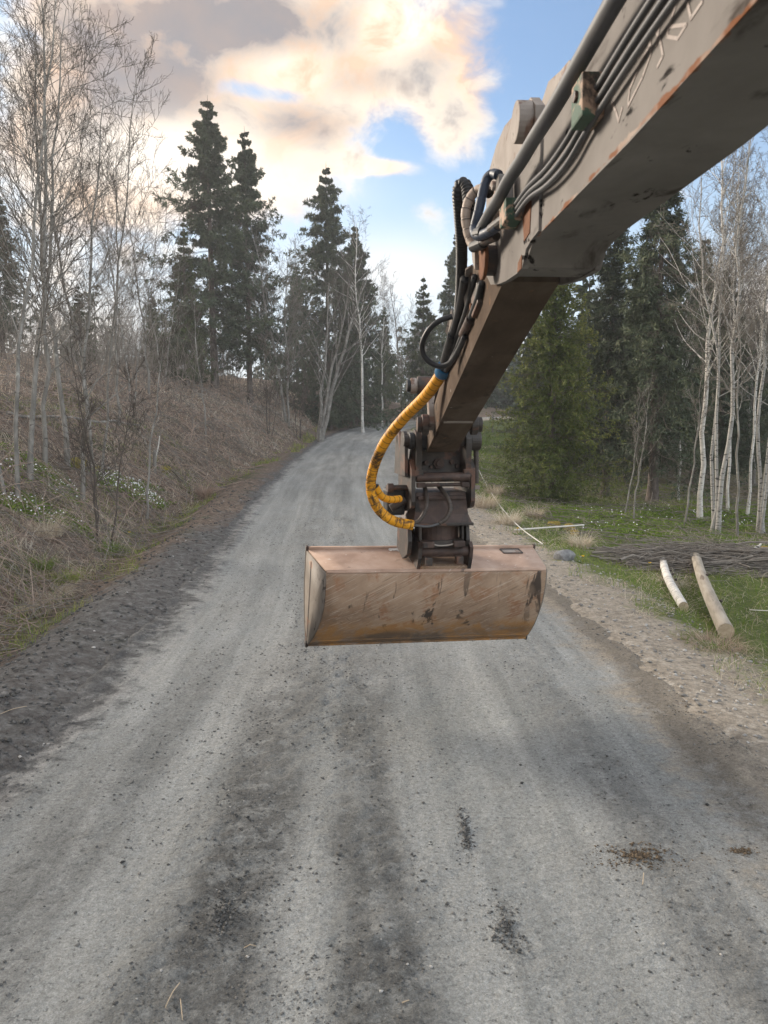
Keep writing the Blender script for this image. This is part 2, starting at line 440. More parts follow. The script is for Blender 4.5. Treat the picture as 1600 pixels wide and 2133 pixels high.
# walk along the centreline by arc length
cl = np.concatenate([[0], np.cumsum(np.linalg.norm(np.diff(RP[:, :2], axis=0), axis=1))])
s0 = np.interp(0, RP[:60, 1] if False else RP[np.argsort(RP[:, 1])][:, 1], cl[np.argsort(RP[:, 1])])
sr = np.array([r for r in rows if r > -6]) + s0
CXr = np.interp(sr, cl, RP[:, 0]); CYr = np.interp(sr, cl, RP[:, 1]); CZr = np.interp(sr, cl, RP[:, 2])
TX = np.interp(sr, cl, RT[:, 0]); TY = np.interp(sr, cl, RT[:, 1])
us = np.concatenate([[-2.95, -2.8], np.linspace(-2.65, 2.6, 150), [2.75, 2.9]])
UU, SS = np.meshgrid(us, sr - s0, indexing='ij')
RX = CXr[None] + UU * TY[None]; RY = CYr[None] - UU * TX[None]
def road_rel(U_, S_, x, y):
    near = 1 - sstep(S_, 16, 40)
    z = .035 * (1 - (U_ / 2.6) ** 2)
    z += -.022 * np.exp(-((U_ - .75) / .38) ** 2) - .02 * np.exp(-((U_ + 1.25) / .36) ** 2)
    lo = (np.exp(-((U_ + .78 + .5 * (vnoise(S_ * .5, U_ * 0, 11) - .5)) / .26) ** 2) + np.exp(-((U_ + .15 + .5 * (vnoise(S_ * .4, U_ * 0, 13) - .5)) / .28) ** 2) + .7 * np.exp(-((U_ - 1.5) / .25) ** 2))
    z += lo * (.018 * fbm(x * 7, y * 7, 21, 3) + .035 * (fbm(x * 22, y * 22, 23, 2) - .4)) * near
    z += .022 * (fbm(x * 3, y * 2, 31, 4) - .5) + .014 * (fbm(x * 14, y * 14, 37, 2) - .5) * near
    z += .035 * np.exp(-((U_ + 2.2) / .12) ** 2) * fbm(x * 2, y * 2, 41, 2) * near
    z += sstep(-U_, 2.2, 2.6) * .10 * fbm(x * 4.5, y * 4.5, 43, 3) * near
    z += sstep(U_, 2.0, 2.5) * .07 * (fbm(x * 5, y * 5, 47, 3) - .2) * near
    return z
RZ = CZr[None] + road_rel(UU, SS, RX, RY)
drop = np.maximum(np.abs(UU) - 2.5, 0)
RZ -= drop * .55
k, n_ = UU.shape
i, j = np.meshgrid(np.arange(k - 1), np.arange(n_ - 1), indexing='ij')
Q = np.stack([i * n_ + j, (i + 1) * n_ + j, (i + 1) * n_ + j + 1, i * n_ + j + 1], -1).reshape(-1, 4)
road = obj('gravel_road', mesh_np('gravel_road', np.stack([RX, RY, RZ], -1).reshape(-1, 3), [Q], m_road, smooth=True, uv=np.stack([UU, SS], -1).reshape(-1, 2)))
tag(road, 'grey gravel forest road with wheel tracks curving away', kind='structure')
def road_z(x, y):
    lat, z = road_coord(x, y)
    return z + road_rel(lat, np.asarray(y), np.asarray(x), np.asarray(y)) - np.maximum(np.abs(lat) - 2.5, 0) * .55, lat

# ------------------------------------------------------------------ plants: generators
def tubes(P, Rd, n):
    """P (B,K,3), Rd (B,K): open tubes with n sides -> verts, quads"""
    B, K, _ = P.shape
    T = np.gradient(P, axis=1); T /= np.linalg.norm(T, axis=2, keepdims=True) + 1e-9
    ref = np.where(np.abs(T[:, :1, 2:3]) > .9, np.array([1., 0, 0]), np.array([0, 0, 1.]))
    N = np.cross(T, ref); N /= np.linalg.norm(N, axis=2, keepdims=True) + 1e-9
    Bn = np.cross(T, N)
    a = np.linspace(0, 2 * np.pi, n, endpoint=False)
    V = P[:, :, None] + Rd[:, :, None, None] * (np.cos(a)[None, None, :, None] * N[:, :, None] + np.sin(a)[None, None, :, None] * Bn[:, :, None])
    b, i, j = np.meshgrid(np.arange(B), np.arange(K - 1), np.arange(n), indexing='ij')
    o = b * K * n
    F = np.stack([o + i * n + j, o + i * n + (j + 1) % n, o + (i + 1) * n + (j + 1) % n, o + (i + 1) * n + j], -1).reshape(-1, 4)
    return V.reshape(-1, 3), F
def join(parts):
    """[(V,F,tint)] -> V, [F], tint"""
    vs, fs, ts, o = [], [], [], 0
    for V, F, t in parts:
        vs.append(V); fs.append(F + o); ts.append(np.broadcast_to(t, (len(V),)) if np.ndim(t) == 0 else t); o += len(V)
    return np.concatenate(vs), fs, np.concatenate(ts)
def at_t(P, t):
    """points and tangents at parameter t (B,m) of polylines (B,K,3)"""
    K = P.shape[1]; f = np.clip(t, 0, .9999) * (K - 1); k = f.astype(int); f = (f - k)[..., None]
    b = np.arange(P.shape[0])[:, None]
    A, C = P[b, k], P[b, np.minimum(k + 1, K - 1)]
    D = C - A; D = D / (np.linalg.norm(D, axis=-1, keepdims=True) + 1e-9)
    return A + (C - A) * f, D
def spawn(P, Rd, m, tlo, thi, length, ang, up, rng, K=5, wob=.08, rs=.6, rmin=.003, taper=.25, lfall=.6, grav=0.0):
    """m children per parent polyline"""
    B = P.shape[0]
    t = tlo + (thi - tlo) * (np.arange(m)[None] + rng.random((B, m))) / m
    A, D = at_t(P, t)
    rr = np.stack([np.interp(t[i], np.linspace(0, 1, Rd.shape[1]), Rd[i]) for i in range(B)]) if B < 5000 else np.repeat(Rd[:, -1:], m, 1) * 1.4
    rnd = rng.normal(size=(B, m, 3)); perp = rnd - D * (rnd * D).sum(-1, keepdims=True); perp /= np.linalg.norm(perp, axis=-1, keepdims=True) + 1e-9
    a = ang * (.75 + .5 * rng.random((B, m, 1)))
    dr = D * np.cos(a) + perp * np.sin(a)
    L = (length if np.ndim(length) else np.full((B, 1), length)) * (1 - lfall * t) * (.6 + .7 * rng.random((B, m)))
    A, dr, L, rr = A.reshape(-1, 3), dr.reshape(-1, 3), L.reshape(-1), rr.reshape(-1)
    s = np.linspace(0, 1, K)
    out = np.empty((len(L), K, 3)); out[:, 0] = A; d = dr.copy()
    for k in range(1, K):
        d = d + rng.normal(size=d.shape) * wob; d[:, 2] += up / K - grav * s[k]
        d /= np.linalg.norm(d, axis=1, keepdims=True)
        out[:, k] = out[:, k - 1] + d * (L / (K - 1))[:, None]
    R0 = np.maximum(rr * rs, rmin)
    Rr = R0[:, None] * (1 - (1 - taper) * s[None]); Rr = np.maximum(Rr, rmin * .6)
    return out, Rr, L
def stem(H, r0, rng, lean=(0, 0), wob=.04, K=14, base=(0, 0, 0), tip=.12, flare=1.25):
    s = np.linspace(0, 1, K)
    P = np.zeros((1, K, 3))
    w1 = np.cumsum(rng.normal(size=(K, 2)), 0); w1 -= w1[0]; w1 *= wob * H / K
    P[0, :, 0] = base[0] + lean[0] * s ** 1.2 * H + w1[:, 0]; P[0, :, 1] = base[1] + lean[1] * s ** 1.2 * H + w1[:, 1]; P[0, :, 2] = base[2] + s * H
    Rr = r0 * (1 - s) ** .85 * (1 - tip) + r0 * tip; Rr[0] *= flare
    return P, Rr[None]

BARK = {}
def bark(name, stops, scale, **kw):
    BARK[name] = mat_noise(name, stops, scale, **kw); return BARK[name]
m_aspen = bark('grey_green_bark', [(.3, (.11, .105, .095)), (.55, (.23, .22, .20)), (.75, (.37, .36, .335))], 7, stretch=(1, 1, .4), rough=.9, spots=[((.05, .046, .04), 9, .60, .68, (.6, .6, 1.6)), ((.42, .42, .38), 5, .62, .72, None)])
m_birch = bark('birch_bark', [(.3, (.42, .41, .38)), (.6, (.62, .60, .56)), (.8, (.72, .70, .66))], 4, rough=.8,
               spots=[((.03, .028, .026), 11, .57, .64, (.55, .55, 2.6)), ((.12, .11, .10), 3, .60, .75, None)])
m_grey_birch = bark('grey_birch_bark', [(.3, (.26, .255, .24)), (.6, (.40, .39, .37)), (.8, (.52, .51, .48))], 4, rough=.85,
                    spots=[((.05, .046, .042), 11, .56, .63, (.55, .55, 2.2)), ((.13, .135, .11), 4, .56, .70, None)])
m_twig = bark('twig_bark', [(.3, (.05, .04, .034)), (.6, (.10, .085, .073)), (.8, (.17, .15, .13))], 5, rough=.9)
m_twigl = bark('pale_twig_bark', [(.3, (.12, .105, .09)), (.6, (.22, .20, .175)), (.8, (.32, .30, .27))], 5, rough=.9)
m_spb = bark('spruce_bark', [(.3, (.05, .042, .036)), (.55, (.12, .10, .088)), (.8, (.21, .185, .165))], 9, stretch=(1, 1, .5), rough=.95, bmp=.5, bdist=.02)
m_need = mat_tint('spruce_needles', [(0, (.022, .034, .018)), (.35, (.042, .062, .026)), (.7, (.075, .098, .034)), (1, (.14, .145, .05))], .7, .25)
m_needy = mat_tint('young_spruce_needles', [(0, (.026, .044, .012)), (.35, (.062, .094, .022)), (.65, (.125, .150, .034)), (1, (.23, .22, .065))], .7, .25)
m_needd = mat_tint('dark_spruce_needles', [(0, (.036, .050, .036)), (.35, (.060, .080, .052)), (.7, (.088, .112, .064)), (1, (.13, .14, .07))], .7, .25)

def bare_tree_mesh(seed, H, r0, stems=1, kind='aspen', lean=(0, 0), spread=.35, dens=1.0, t0=.28, fork=False, twig=None, bark_m=None, rmin=.0035):
    rng = np.random.default_rng(seed)
    Ps, Rs = [], []
    for q in range(stems):
        a = rng.random() * 6.28 if stems > 1 else 0
        ln = (lean[0] + (spread * .45 * math.cos(a) if stems > 1 else 0), lean[1] + (spread * .45 * math.sin(a) if stems > 1 else 0))
        hh = H * (1 if q == 0 else .7 + .3 * rng.random())
        p, r = stem(hh, r0 * (1 if q == 0 else .75), rng, ln, .09, base=(.12 * math.cos(a) * (stems > 1), .12 * math.sin(a) * (stems > 1), -.12))
        Ps.append(p); Rs.append(r)
    P = np.concatenate(Ps); Rd = np.concatenate(Rs)
    ang = {'aspen': .75, 'birch': .8, 'willow': .62, 'sapling': .6}[kind]
    up = {'aspen': .55, 'birch': .35, 'willow': .5, 'sapling': .5}[kind]
    n1 = int({'aspen': 26, 'birch': 34, 'willow': 12, 'sapling': 12}[kind] * dens / (1 if stems < 3 else 1.6)) + 2
    l1 = H * {'aspen': .34, 'birch': .27, 'willow': .5, 'sapling': .3}[kind]
    P1, R1, L1 = spawn(P, Rd, n1, t0, .97, l1, ang, up, rng, 7, .11, .40, .006, .2, .62)
    P2, R2, L2 = spawn(P1, R1, 7, .18, .98, L1[:, None] * .42, .7, .35, rng, 5, .13, .62, .005, .3, .45)
    g = .10 if kind == 'birch' else 0.0
    P3, R3, L3 = spawn(P2, R2, 5, .15, 1, L2[:, None] * .48, .65, .2, rng, 3, .14, .7, rmin, .5, .35, g)
    P4, R4, L4 = spawn(P3, R3, 3, .2, 1, L3[:, None] * .5, .6, .15, rng, 2, .12, .8, rmin * .8, .6, .3, g * 1.5)
    trunk = tubes(P, Rd, 9)
    big = tubes(P1, R1, 5)
    fine = join([(*tubes(P2, R2, 4), 0.), (*tubes(P3, R3, 3), 0.), (*tubes(P4, R4, 3), 0.)])
    bm_ = bark_m or m_aspen; tw = twig or m_twig
    tm = mesh_np('bare_trunk', trunk[0], [trunk[1]], bm_, smooth=True)
    nv = len(big[0])
    cm = mesh_np('bare_crown', np.concatenate([big[0], fine[0]]), [big[1]] + [f + nv for f in fine[1]], [bm_, tw], [0, 1, 1, 1], smooth=True)
    return tm, cm

def blades(base, dirv, L, W, rng, bend=0.0, up=None, seg=1):
    """thin leaf strips: base (N,3), dirv (N,3), L,W (N). seg 1: kite of 4 points, one quad"""
    N = len(base)
    d = dirv / (np.linalg.norm(dirv, axis=1, keepdims=True) + 1e-9)
    r = rng.normal(size=(N, 3)); s = np.cross(d, r); s /= np.linalg.norm(s, axis=1, keepdims=True) + 1e-9
    L = np.broadcast_to(L, (N,))[:, None]; W = np.broadcast_to(W, (N,))[:, None]
    V = np.stack([base, base + d * L * .45 + s * W * .5, base + d * L, base + d * L * .45 - s * W * .5], 1).reshape(-1, 3)
    F = np.arange(N * 4).reshape(-1, 4)
    return V, F

def spruce_mesh(seed, H, rad, t0=.04, nb=200, dens=1.0, droop=.35, mat=None, mode='full', power=.8, gap=.0, twl=.42, dead=0, bw=.024, nbl=5, lean=(0, 0)):
    rng = np.random.default_rng(seed)
    P, Rd = stem(H, H * .0125 + .03, rng, lean, .012, K=16, base=(0, 0, -.15), tip=.03, flare=1.35)
    nw = max(8, int(nb / 8.5)); zq = (np.arange(nb) * nw // nb + .5) / nw
    z = t0 + (1 - t0) * np.clip(zq + rng.normal(size=nb) * .16 / nw, 0.002, .985) ** .95 * .975
    L = rad * (1 - (z - t0) / (1 - t0)) ** power * (.42 + .75 * rng.random(nb)) * (.92 + .16 * np.sin(z * 37 + seed)) + .05
    if mode == 'full': L *= .75 + .25 * sstep(z, t0, t0 + .12)
    az_ = np.arange(nb) * 2.39996 + rng.normal(size=nb) * .5
    L *= 1 + .22 * np.sin(az_ * 2 + seed)
    A, _ = at_t(P, z[None]); A = A[0]
    K = 6; s = np.linspace(0, 1, K)
    old = 1 - z                                  # low branches droop, high ones rise
    pit = .62 - droop * 2.7 * old ** .55 + rng.normal(size=nb) * .12
    P1 = np.zeros((nb, K, 3)); P1[:, 0] = A
    for k in range(1, K):
        e = pit * (1 - s[k] * .25) - droop * .9 * old * math.sin(s[k] * 2.6) + droop * 1.0 * old * (s[k] > .7)
        a = az_ + rng.normal(size=nb) * .06
        st = np.stack([np.cos(a) * np.cos(e), np.sin(a) * np.cos(e), np.sin(e)], 1)
        P1[:, k] = P1[:, k - 1] + st * (L / (K - 1))[:, None]
    R1 = np.maximum(.012 * L / max(rad, .1) + .004, .006)[:, None] * (1 - .7 * s)[None]
    m = max(3, int(11 * dens))
    Lc = np.minimum(L, 2.6)[:, None] * twl * .72 + .05
    P2, R2, L2 = spawn(P1, R1, m, .2 if mode == 'open' else .12, .99, Lc, .95, -.05, rng, 4, .10, .5, .004, .5, .5, droop * .35)
    hang = P2.copy()
    P3, R3, L3 = spawn(P2, R2, 3, .15, .95, L2[:, None] * .55, .7, -.05, rng, 3, .1, .7, .003, .6, .3, droop * .5)
    tw = np.concatenate([P2[:, 1:], P3])                              # (B,3,3)
    B = len(tw)
    tt = rng.random((B, nbl)); Ab, Db = at_t(tw, tt)
    rnd = rng.normal(size=Db.shape); dv = Db * 1.0 + rnd * .55
    Lb = (.055 + .06 * rng.random((B, nbl))) * (1.25 if mode != 'full' else 1.0)
    zz = Ab[..., 2]; rr_ = np.hypot(Ab[..., 0], Ab[..., 1])
    prof = rad * np.maximum(1 - (zz / H - t0) / (1 - t0), .02) ** power
    Lb = Lb * np.clip(prof / .9, .22, 1)
    tint = np.clip(.30 + .32 * rng.random((B, nbl)) + .28 * (rng.random((B, 1)) - .5) + .34 * np.clip(rr_ / prof - .55, -.6, .6), 0, 1)   # young growth sits at the branch ends
    bv, bf = blades(Ab.reshape(-1, 3), dv.reshape(-1, 3), Lb.reshape(-1) * bw / .024, bw * (.7 + .6 * rng.random(B * nbl)), rng)
    br = tubes(P1, R1, 3); tws = tubes(P2[:, [0, 3]], R2[:, [0, 3]], 3)
    parts = [(br[0], br[1], 0.), (tws[0], tws[1], 0.), (bv, bf, np.repeat(tint.reshape(-1), 4))]
    mi = [0, 0, 1]
    if dead:
        zd = rng.random(dead) * max(t0 * 1.25, .12) + .02
        Ad, _ = at_t(P, zd[None]); Ad = Ad[0]; ad = rng.random(dead) * 6.28; Ld = rad * (.4 + .6 * rng.random(dead))
        Pd = Ad[:, None] + np.stack([np.cos(ad), np.sin(ad), -.18 - .3 * rng.random(dead)], 1)[:, None] * (np.linspace(0, 1, 5)[None, :, None] * Ld[:, None, None])
        Pd[:, 1:] += rng.normal(size=Pd[:, 1:].shape) * .03
        Rdd = np.repeat(np.linspace(.012, .004, 5)[None], dead, 0)
        Pq, Rq, _ = spawn(Pd, Rdd, 9, .25, 1, Ld[:, None] * .3, .8, -.1, rng, 3, .1, .7, .003, .5, .3)
        d1 = tubes(Pd, Rdd, 4); d2 = tubes(Pq, Rq, 3)
        parts += [(d1[0], d1[1], 0.), (d2[0], d2[1], 0.)]; mi += [2, 2]
    V, F, T = join(parts)
    tr = tubes(P, Rd, 10)
    tm = mesh_np('spruce_trunk', tr[0], [tr[1]], m_spb, smooth=True)
    cm = mesh_np('spruce_crown', V, F, [m_spb, mat or m_need, m_twigl], mi, attrs={'tint': T})
    return tm, cm

MESHES = {}
def tree(name, meshes, x, y, label, cat='tree', group=None, scale=1.0, rz=0.0, sz=None, tilt=(0, 0), dz=0.0):
    o = empty(name, (x, y, gz(x, y) + dz), rz, label=label, cat=cat, group=group)
    o.scale = (scale, scale, sz or scale)
    o.rotation_euler = (tilt[0], tilt[1], rz)
    obj('trunk', meshes[0], o); obj('crown', meshes[1], o)
    return o
def place(px, D):
    """x for a point seen in column px at distance D up the road"""
    return (px - 800) / 1600 * D

# ---- spruce kinds
SP_YOUNG = spruce_mesh(3, 8.2, 2.5, .03, 300, 1.35, .26, m_needy, 'full', .85, twl=.46, nbl=6, bw=.027)
SP_TALL = spruce_mesh(8, 12.0, 2.5, .16, 230, 1.2, .42, m_needd, 'tall', .80, twl=.46, dead=40, nbl=5, bw=.036)
SP_OPEN = spruce_mesh(15, 15.5, 4.5, .20, 210, 1.6, .38, m_needd, 'open', .95, twl=.23, dead=20, nbl=6, bw=.046)
SP_CONE = spruce_mesh(21, 15.0, 4.8, .06, 230, 1.6, .35, m_needd, 'open', .95, twl=.23, nbl=6, bw=.047)
SP_NARROW = spruce_mesh(27, 10.0, 2.1, .07, 160, 1.1, .32, m_need, 'open', 1.0, twl=.38, dead=16, nbl=5, bw=.040)
# ---- bare broadleaf kinds
BT_A = bare_tree_mesh(31, 10.2, .066, 1, 'aspen', (.06, .0), t0=.25, dens=1.1)
BT_B = bare_tree_mesh(32, 9.2, .054, 1, 'aspen', (.10, .02), t0=.22, dens=1.0, twig=m_twigl)
BT_C = bare_tree_mesh(33, 9.6, .046, 2, 'aspen', (.03, .0), t0=.3, dens=.9)
BT_W = bare_tree_mesh(41, 9.6, .14, 3, 'willow', (.0, .0), spread=.6, t0=.25, dens=1.4, twig=m_twig)
BT_BIRCH = bare_tree_mesh(51, 11.5, .08, 1, 'birch', (.05, .0), t0=.36, bark_m=m_birch, twig=m_twig)
BT_BIRCH3 = bare_tree_mesh(52, 11.0, .07, 3, 'birch', (.05, .0), spread=.16, t0=.40, dens=.8, bark_m=m_grey_birch, twig=m_twigl)
BT_SAP = bare_tree_mesh(61, 4.6, .030, 1, 'sapling', (.12, .0), t0=.3, dens=1.0, bark_m=m_aspen, twig=m_twig)
BT_SAPW = bare_tree_mesh(62, 4.2, .026, 1, 'sapling', (-.10, .0), t0=.45, dens=.6, bark_m=m_aspen, twig=m_twigl)
BT_BUSH = bare_tree_mesh(63, 3.9, .022, 3, 'sapling', (.05, .0), spread=.4, t0=.25, dens=1.3, bark_m=m_twig, twig=m_twig)
BT_FINE = bare_tree_mesh(71, 12.0, .10, 2, 'aspen', (.0, .0), t0=.25, dens=1.2, twig=m_twigl, rmin=.006)

# ---- the two spruces on the bank and the ones behind the bend
def tall_at(name, kind, px, D, top_py, label, group=None, h0=None, rz=0.0, **kw):
    x = place(px, D); zb = gz(x, D)
    ztop = CAM_H + D * (870 - top_py) / 1600
    return tree(name, kind, x, D, label, group=group, scale=(ztop - zb) / h0 * kw.pop('fat', 1.0), sz=(ztop - zb) / h0, rz=rz, **kw)
tall_at('spruce_tree', SP_OPEN, 452, 46, 238, 'tallest dark spruce on the left bank, taller of the close pair', h0=15.4, rz=1.0, fat=1.0)
tall_at('spruce_tree', SP_OPEN, 524, 48, 296, 'slimmer dark spruce of the close pair on the left bank', h0=15.4, rz=3.6, fat=.78)
tall_at('spruce_tree', SP_CONE, 686, 56, 362, 'big conical spruce behind the forked grey bare tree', h0=14.9, rz=.5, fat=.86)
tall_at('spruce_tree', SP_CONE, 742, 62, 478, 'spruce behind the white birch where the road bends', h0=14.9, rz=2.2)
tall_at('spruce_tree', SP_CONE, 622, 64, 560, 'low spruce half hidden left of the forked bare tree', h0=14.9, rz=4.2)
tall_at('spruce_tree', SP_NARROW, 880, 66, 580, 'narrow spruce beyond the road bend, left of the hoses', h0=9.9, rz=.3)
tall_at('spruce_tree', SP_CONE, 945, 62, 492, 'tall spruce beyond the bend behind the black hoses', h0=14.9, rz=5.2, fat=.8)
tall_at('spruce_tree', SP_NARROW, 800, 74, 640, 'small spruce at the far end of the visible road', h0=9.9, rz=2.0)
tall_at('spruce_tree', SP_OPEN, 20, 34, 395, 'dark spruce at the left edge behind the bare trunks', h0=15.4, rz=2.0)
tall_at('spruce_tree', SP_NARROW, 395, 44, 470, 'short spruce beside the tall pair on the bank', h0=9.9, rz=2.5)
tall_at('spruce_tree', SP_NARROW, 180, 40, 600, 'small dark spruce behind the bare trunks on the bank', h0=9.9, rz=4.0, fat=1.2)
tall_at('spruce_tree', SP_NARROW, 330, 50, 610, 'low spruce on the bank left of the tall pair', h0=9.9, rz=5.0, fat=1.2)
# ---- right side of the road
tall_at('spruce_tree', SP_YOUNG, 1150, 22.5, 520, 'dense yellow-green young spruce beside the grass verge', h0=8.1, rz=.4, fat=.95)
tall_at('spruce_tree', SP_TALL, 1362, 23.5, 300, 'tall dark spruce with bare lower trunk behind the brush pile', h0=11.9, rz=1.2, tilt=(0, .035))
tall_at('spruce_tree', SP_TALL, 1262, 26, 430, 'tall spruce just behind the young green spruce', h0=11.9, rz=3.0, fat=.95)
tall_at('spruce_tree', SP_TALL, 1445, 31, 500, 'dark spruce behind the white birch on the right', h0=11.9, rz=4.4)
tall_at('spruce_tree', SP_CONE, 1330, 36, 520, 'broad spruce deep in the wood between two tall trunks', h0=14.9, rz=1.9, fat=.9)
tall_at('spruce_tree', SP_CONE, 1560, 36, 640, 'dark spruce behind the pale stems at the right edge', h0=14.9, rz=3.1, fat=.95)
tall_at('spruce_tree', SP_NARROW, 1215, 34, 560, 'narrow spruce peeping out under the boom', h0=9.9, rz=.9, fat=1.2)
tall_at('spruce_tree', SP_CONE, 1105, 48, 640, 'spruce behind the stick of the excavator', h0=14.9, rz=2.6)
tall_at('spruce_tree', SP_TALL, 1500, 26.5, 560, 'shaded spruce behind the grey birch stems', h0=11.9, rz=.2, fat=1.1)
tall_at('spruce_tree', SP_TALL, 1655, 27, 560, 'spruce cut by the right edge behind the birches', h0=11.9, rz=2.2, fat=1.1)
# ---- bare trees, left bank
left_bare = [
    (BT_A, 60, 15.0, 20, .2, 'bare grey tree with a straight trunk, first from the left edge'),
    (BT_B, 92, 16.5, 60, .1, 'slender bare tree leaning right near the left edge'),
    (BT_A, 140, 17.5, 55, 2.6, 'bare tree with the palest trunk on the left bank'),
    (BT_B, 168, 15.8, 210, .3, 'bare tree leaning far right over the fallen trunk'),
    (BT_C, 205, 18.5, 150, .5, 'twin-stemmed bare tree above the white flowers'),
    (BT_C, 18, 13.6, -40, 3.9, 'twin-stemmed bare tree cut by the left edge'),
    (BT_B, 250, 24.0, 330, 5.4, 'bare tree standing alone uphill of the fallen trunk'),
    (BT_C, 278, 29.0, 380, 1.4, 'fine twiggy bare tree left of the spruce pair'),
    (BT_B, 318, 31.0, 400, 2.9, 'bare tree directly left of the tallest spruce'),
    (BT_C, 345, 38.0, 500, .8, 'small bare tree at the foot of the tallest spruce'),
]
for k_, px, D, top, rz, lab in left_bare:
    h0 = {id(BT_A): 10.2, id(BT_B): 9.2, id(BT_C): 9.6}[id(k_)]
    tall_at('bare_tree', k_, px, D, top, lab, 'bare trees on the left bank', h0=h0, rz=rz, fat=.95)
x = place(664, 44.5); tree('forked_bare_tree', BT_W, x, 44.5, 'forked pale-grey bare tree on the bank at the bend', scale=1.02, rz=.4)
tall_at('bare_tree', BT_FINE, 603, 47, 470, 'pale bare tree between the spruce pair and the forked tree', h0=12, rz=1.5)
tall_at('bare_tree', BT_FINE, 840, 68, 600, 'pale bare tree at the far bend of the road', h0=12, rz=2.5)
tall_at('bare_tree', BT_FINE, 905, 72, 640, 'bare tree behind the black hose loop', h0=12, rz=.7)
tall_at('birch_tree', BT_BIRCH, 757, 53, 465, 'white-stemmed birch by the road bend', h0=11.5, rz=3.0)
tall_at('birch_tree', BT_BIRCH, 797, 60, 560, 'thin pale birch farther round the bend', h0=11.5, rz=1.0, fat=.8)
tree('sapling', BT_BUSH, place(213, 13.8), 13.8, 'dark twiggy sapling clump on the bank above the white flowers', rz=.5, scale=1.05)
tree('sapling', BT_SAP, place(300, 17.0), 17.0, 'thin leaning sapling on the bank behind the broken stem', rz=.2)
tree('sapling', BT_SAP, place(430, 30.0), 30.0, 'thin sapling below the spruce pair', rz=2.2, scale=1.2)
tree('sapling', BT_BUSH, place(560, 38.0), 38.0, 'twiggy sapling clump on the bank under the spruce pair', rz=1.4, scale=1.3)
tree('sapling', BT_BUSH, place(620, 43.0), 43.0, 'twiggy clump left of the forked bare tree', rz=2.8, scale=1.3)
# ---- bare trees, right side
tall_at('birch_tree', BT_BIRCH, 1464, 19.2, 250, 'white birch with black bands behind the brush pile', h0=11.5, rz=.3)
tall_at('birch_tree', BT_BIRCH3, 1498, 17.8, 270, 'clump of three grey birch stems behind the brush pile', h0=11.0, rz=1.0)
tall_at('birch_tree', BT_BIRCH3, 1592, 17.6, 330, 'grey birch at the right edge behind the brush pile', h0=11.0, rz=4.0, fat=.9)
tall_at('birch_tree', BT_BIRCH, 1522, 21.0, 330, 'slim pale birch stem just right of the clump of three', h0=11.5, rz=2.0, fat=.62)
tall_at('birch_tree', BT_BIRCH, 1562, 20.0, 300, 'slim white birch between the clump and the right edge', h0=11.5, rz=5.0, fat=.6)
tall_at('birch_tree', BT_BIRCH, 1418, 24.5, 430, 'thin birch behind the crooked sapling', h0=11.5, rz=1.2, fat=.6)
tree('birch_sapling', BT_SAPW, place(1432, 18.4), 18.4, 'crooked thin pale sapling left of the white birch', rz=3.3, scale=1.0)
tree('birch_sapling', BT_SAPW, place(1545, 17.2), 17.2, 'leaning pale sapling between the grey stems and the right edge', rz=.4, scale=1.25)
tree('birch_sapling', BT_SAPW, place(1305, 19.5), 19.5, 'thin bent sapling by the foot of the tall dark spruce', rz=2.9, scale=.8)
tree('birch_sapling', BT_SAP, place(1325, 18.6), 18.6, 'thin twiggy sapling before the tall dark spruce', rz=4.9, scale=.75)
tall_at('bare_tree', BT_FINE, 1470, 34, 420, 'pale bare tree behind the birches with fine twigs', h0=12, rz=3.2)
tall_at('bare_tree', BT_FINE, 1575, 30, 380, 'fine-twigged bare tree at the right edge', h0=12, rz=.2)
tall_at('bare_tree', BT_FINE, 1270, 44, 500, 'bare tree showing in the gap beside the boom', h0=12, rz=4.2)

# ---- far wood: many trees that read as one mass
def far_wood(name, spots, label, seed):
    rng = np.random.default_rng(seed); parts = []
    for (x, y, H, rd) in spots:
        z0 = gz(x, y); nb = 38
        zz = .08 + .9 * rng.random(nb); L = rd * (1 - zz) ** .8 * (.7 + .6 * rng.random(nb)) + .15
        a = rng.random(nb) * 6.283
        p0 = np.stack([np.zeros(nb), np.zeros(nb), zz * H], 1)
        dv = np.stack([np.cos(a), np.sin(a), -.25 + .5 * (zz - .5)], 1)
        t_ = rng.random((nb, 6)); P = (p0[:, None] + dv[:, None] * (L[:, None] * t_)[..., None]).reshape(-1, 3)
        d2 = np.repeat(dv, 6, 0) + rng.normal(size=(nb * 6, 3)) * .5; d2[:, 2] -= .35
        bv, bf = blades(P, d2, .36 + .4 * rng.random(nb * 6), .17 + .12 * rng.random(nb * 6), rng)
        off = np.array([x, y, z0])
        tp, tr_ = stem(H, H * .013, rng, (0, 0), .01, 6, tip=.05)
        tv, tf = tubes(tp, tr_, 5)
        parts += [(bv + off, bf, np.repeat(.2 + .4 * rng.random(nb * 6), 4)), (tv + off, tf, .15)]
    V, F, T = join(parts)
    o = obj(name, mesh_np(name, V, F, m_needd, attrs={'tint': T}))
    return tag(o, label, 'wood', kind='stuff')
rng = np.random.default_rng(5)
sp = []
for q in range(150):                                  # beyond the bank and round both sides
    D = 62 + 50 * rng.random(); px = -900 + 1560 * rng.random()
    x = place(px, D)
    if px > 420 and D < 75: continue
    sp.append((x, D, 5.5 + 4.5 * rng.random(), 1.6 + rng.random()))
for q in range(120):
    D = 88 + 40 * rng.random(); px = 640 + 560 * rng.random()
    sp.append((place(px, D), D, 6 + 5 * rng.random(), 1.6 + rng.random()))
for q in range(150):
    D = 40 + 45 * rng.random(); px = 1130 + 900 * rng.random(); x = place(px, D)
    if abs(road_coord([x], [D])[0][0]) < 7: continue
    sp.append((x, D, 6.0 + 4.5 * rng.random(), 1.6 + .8 * rng.random()))
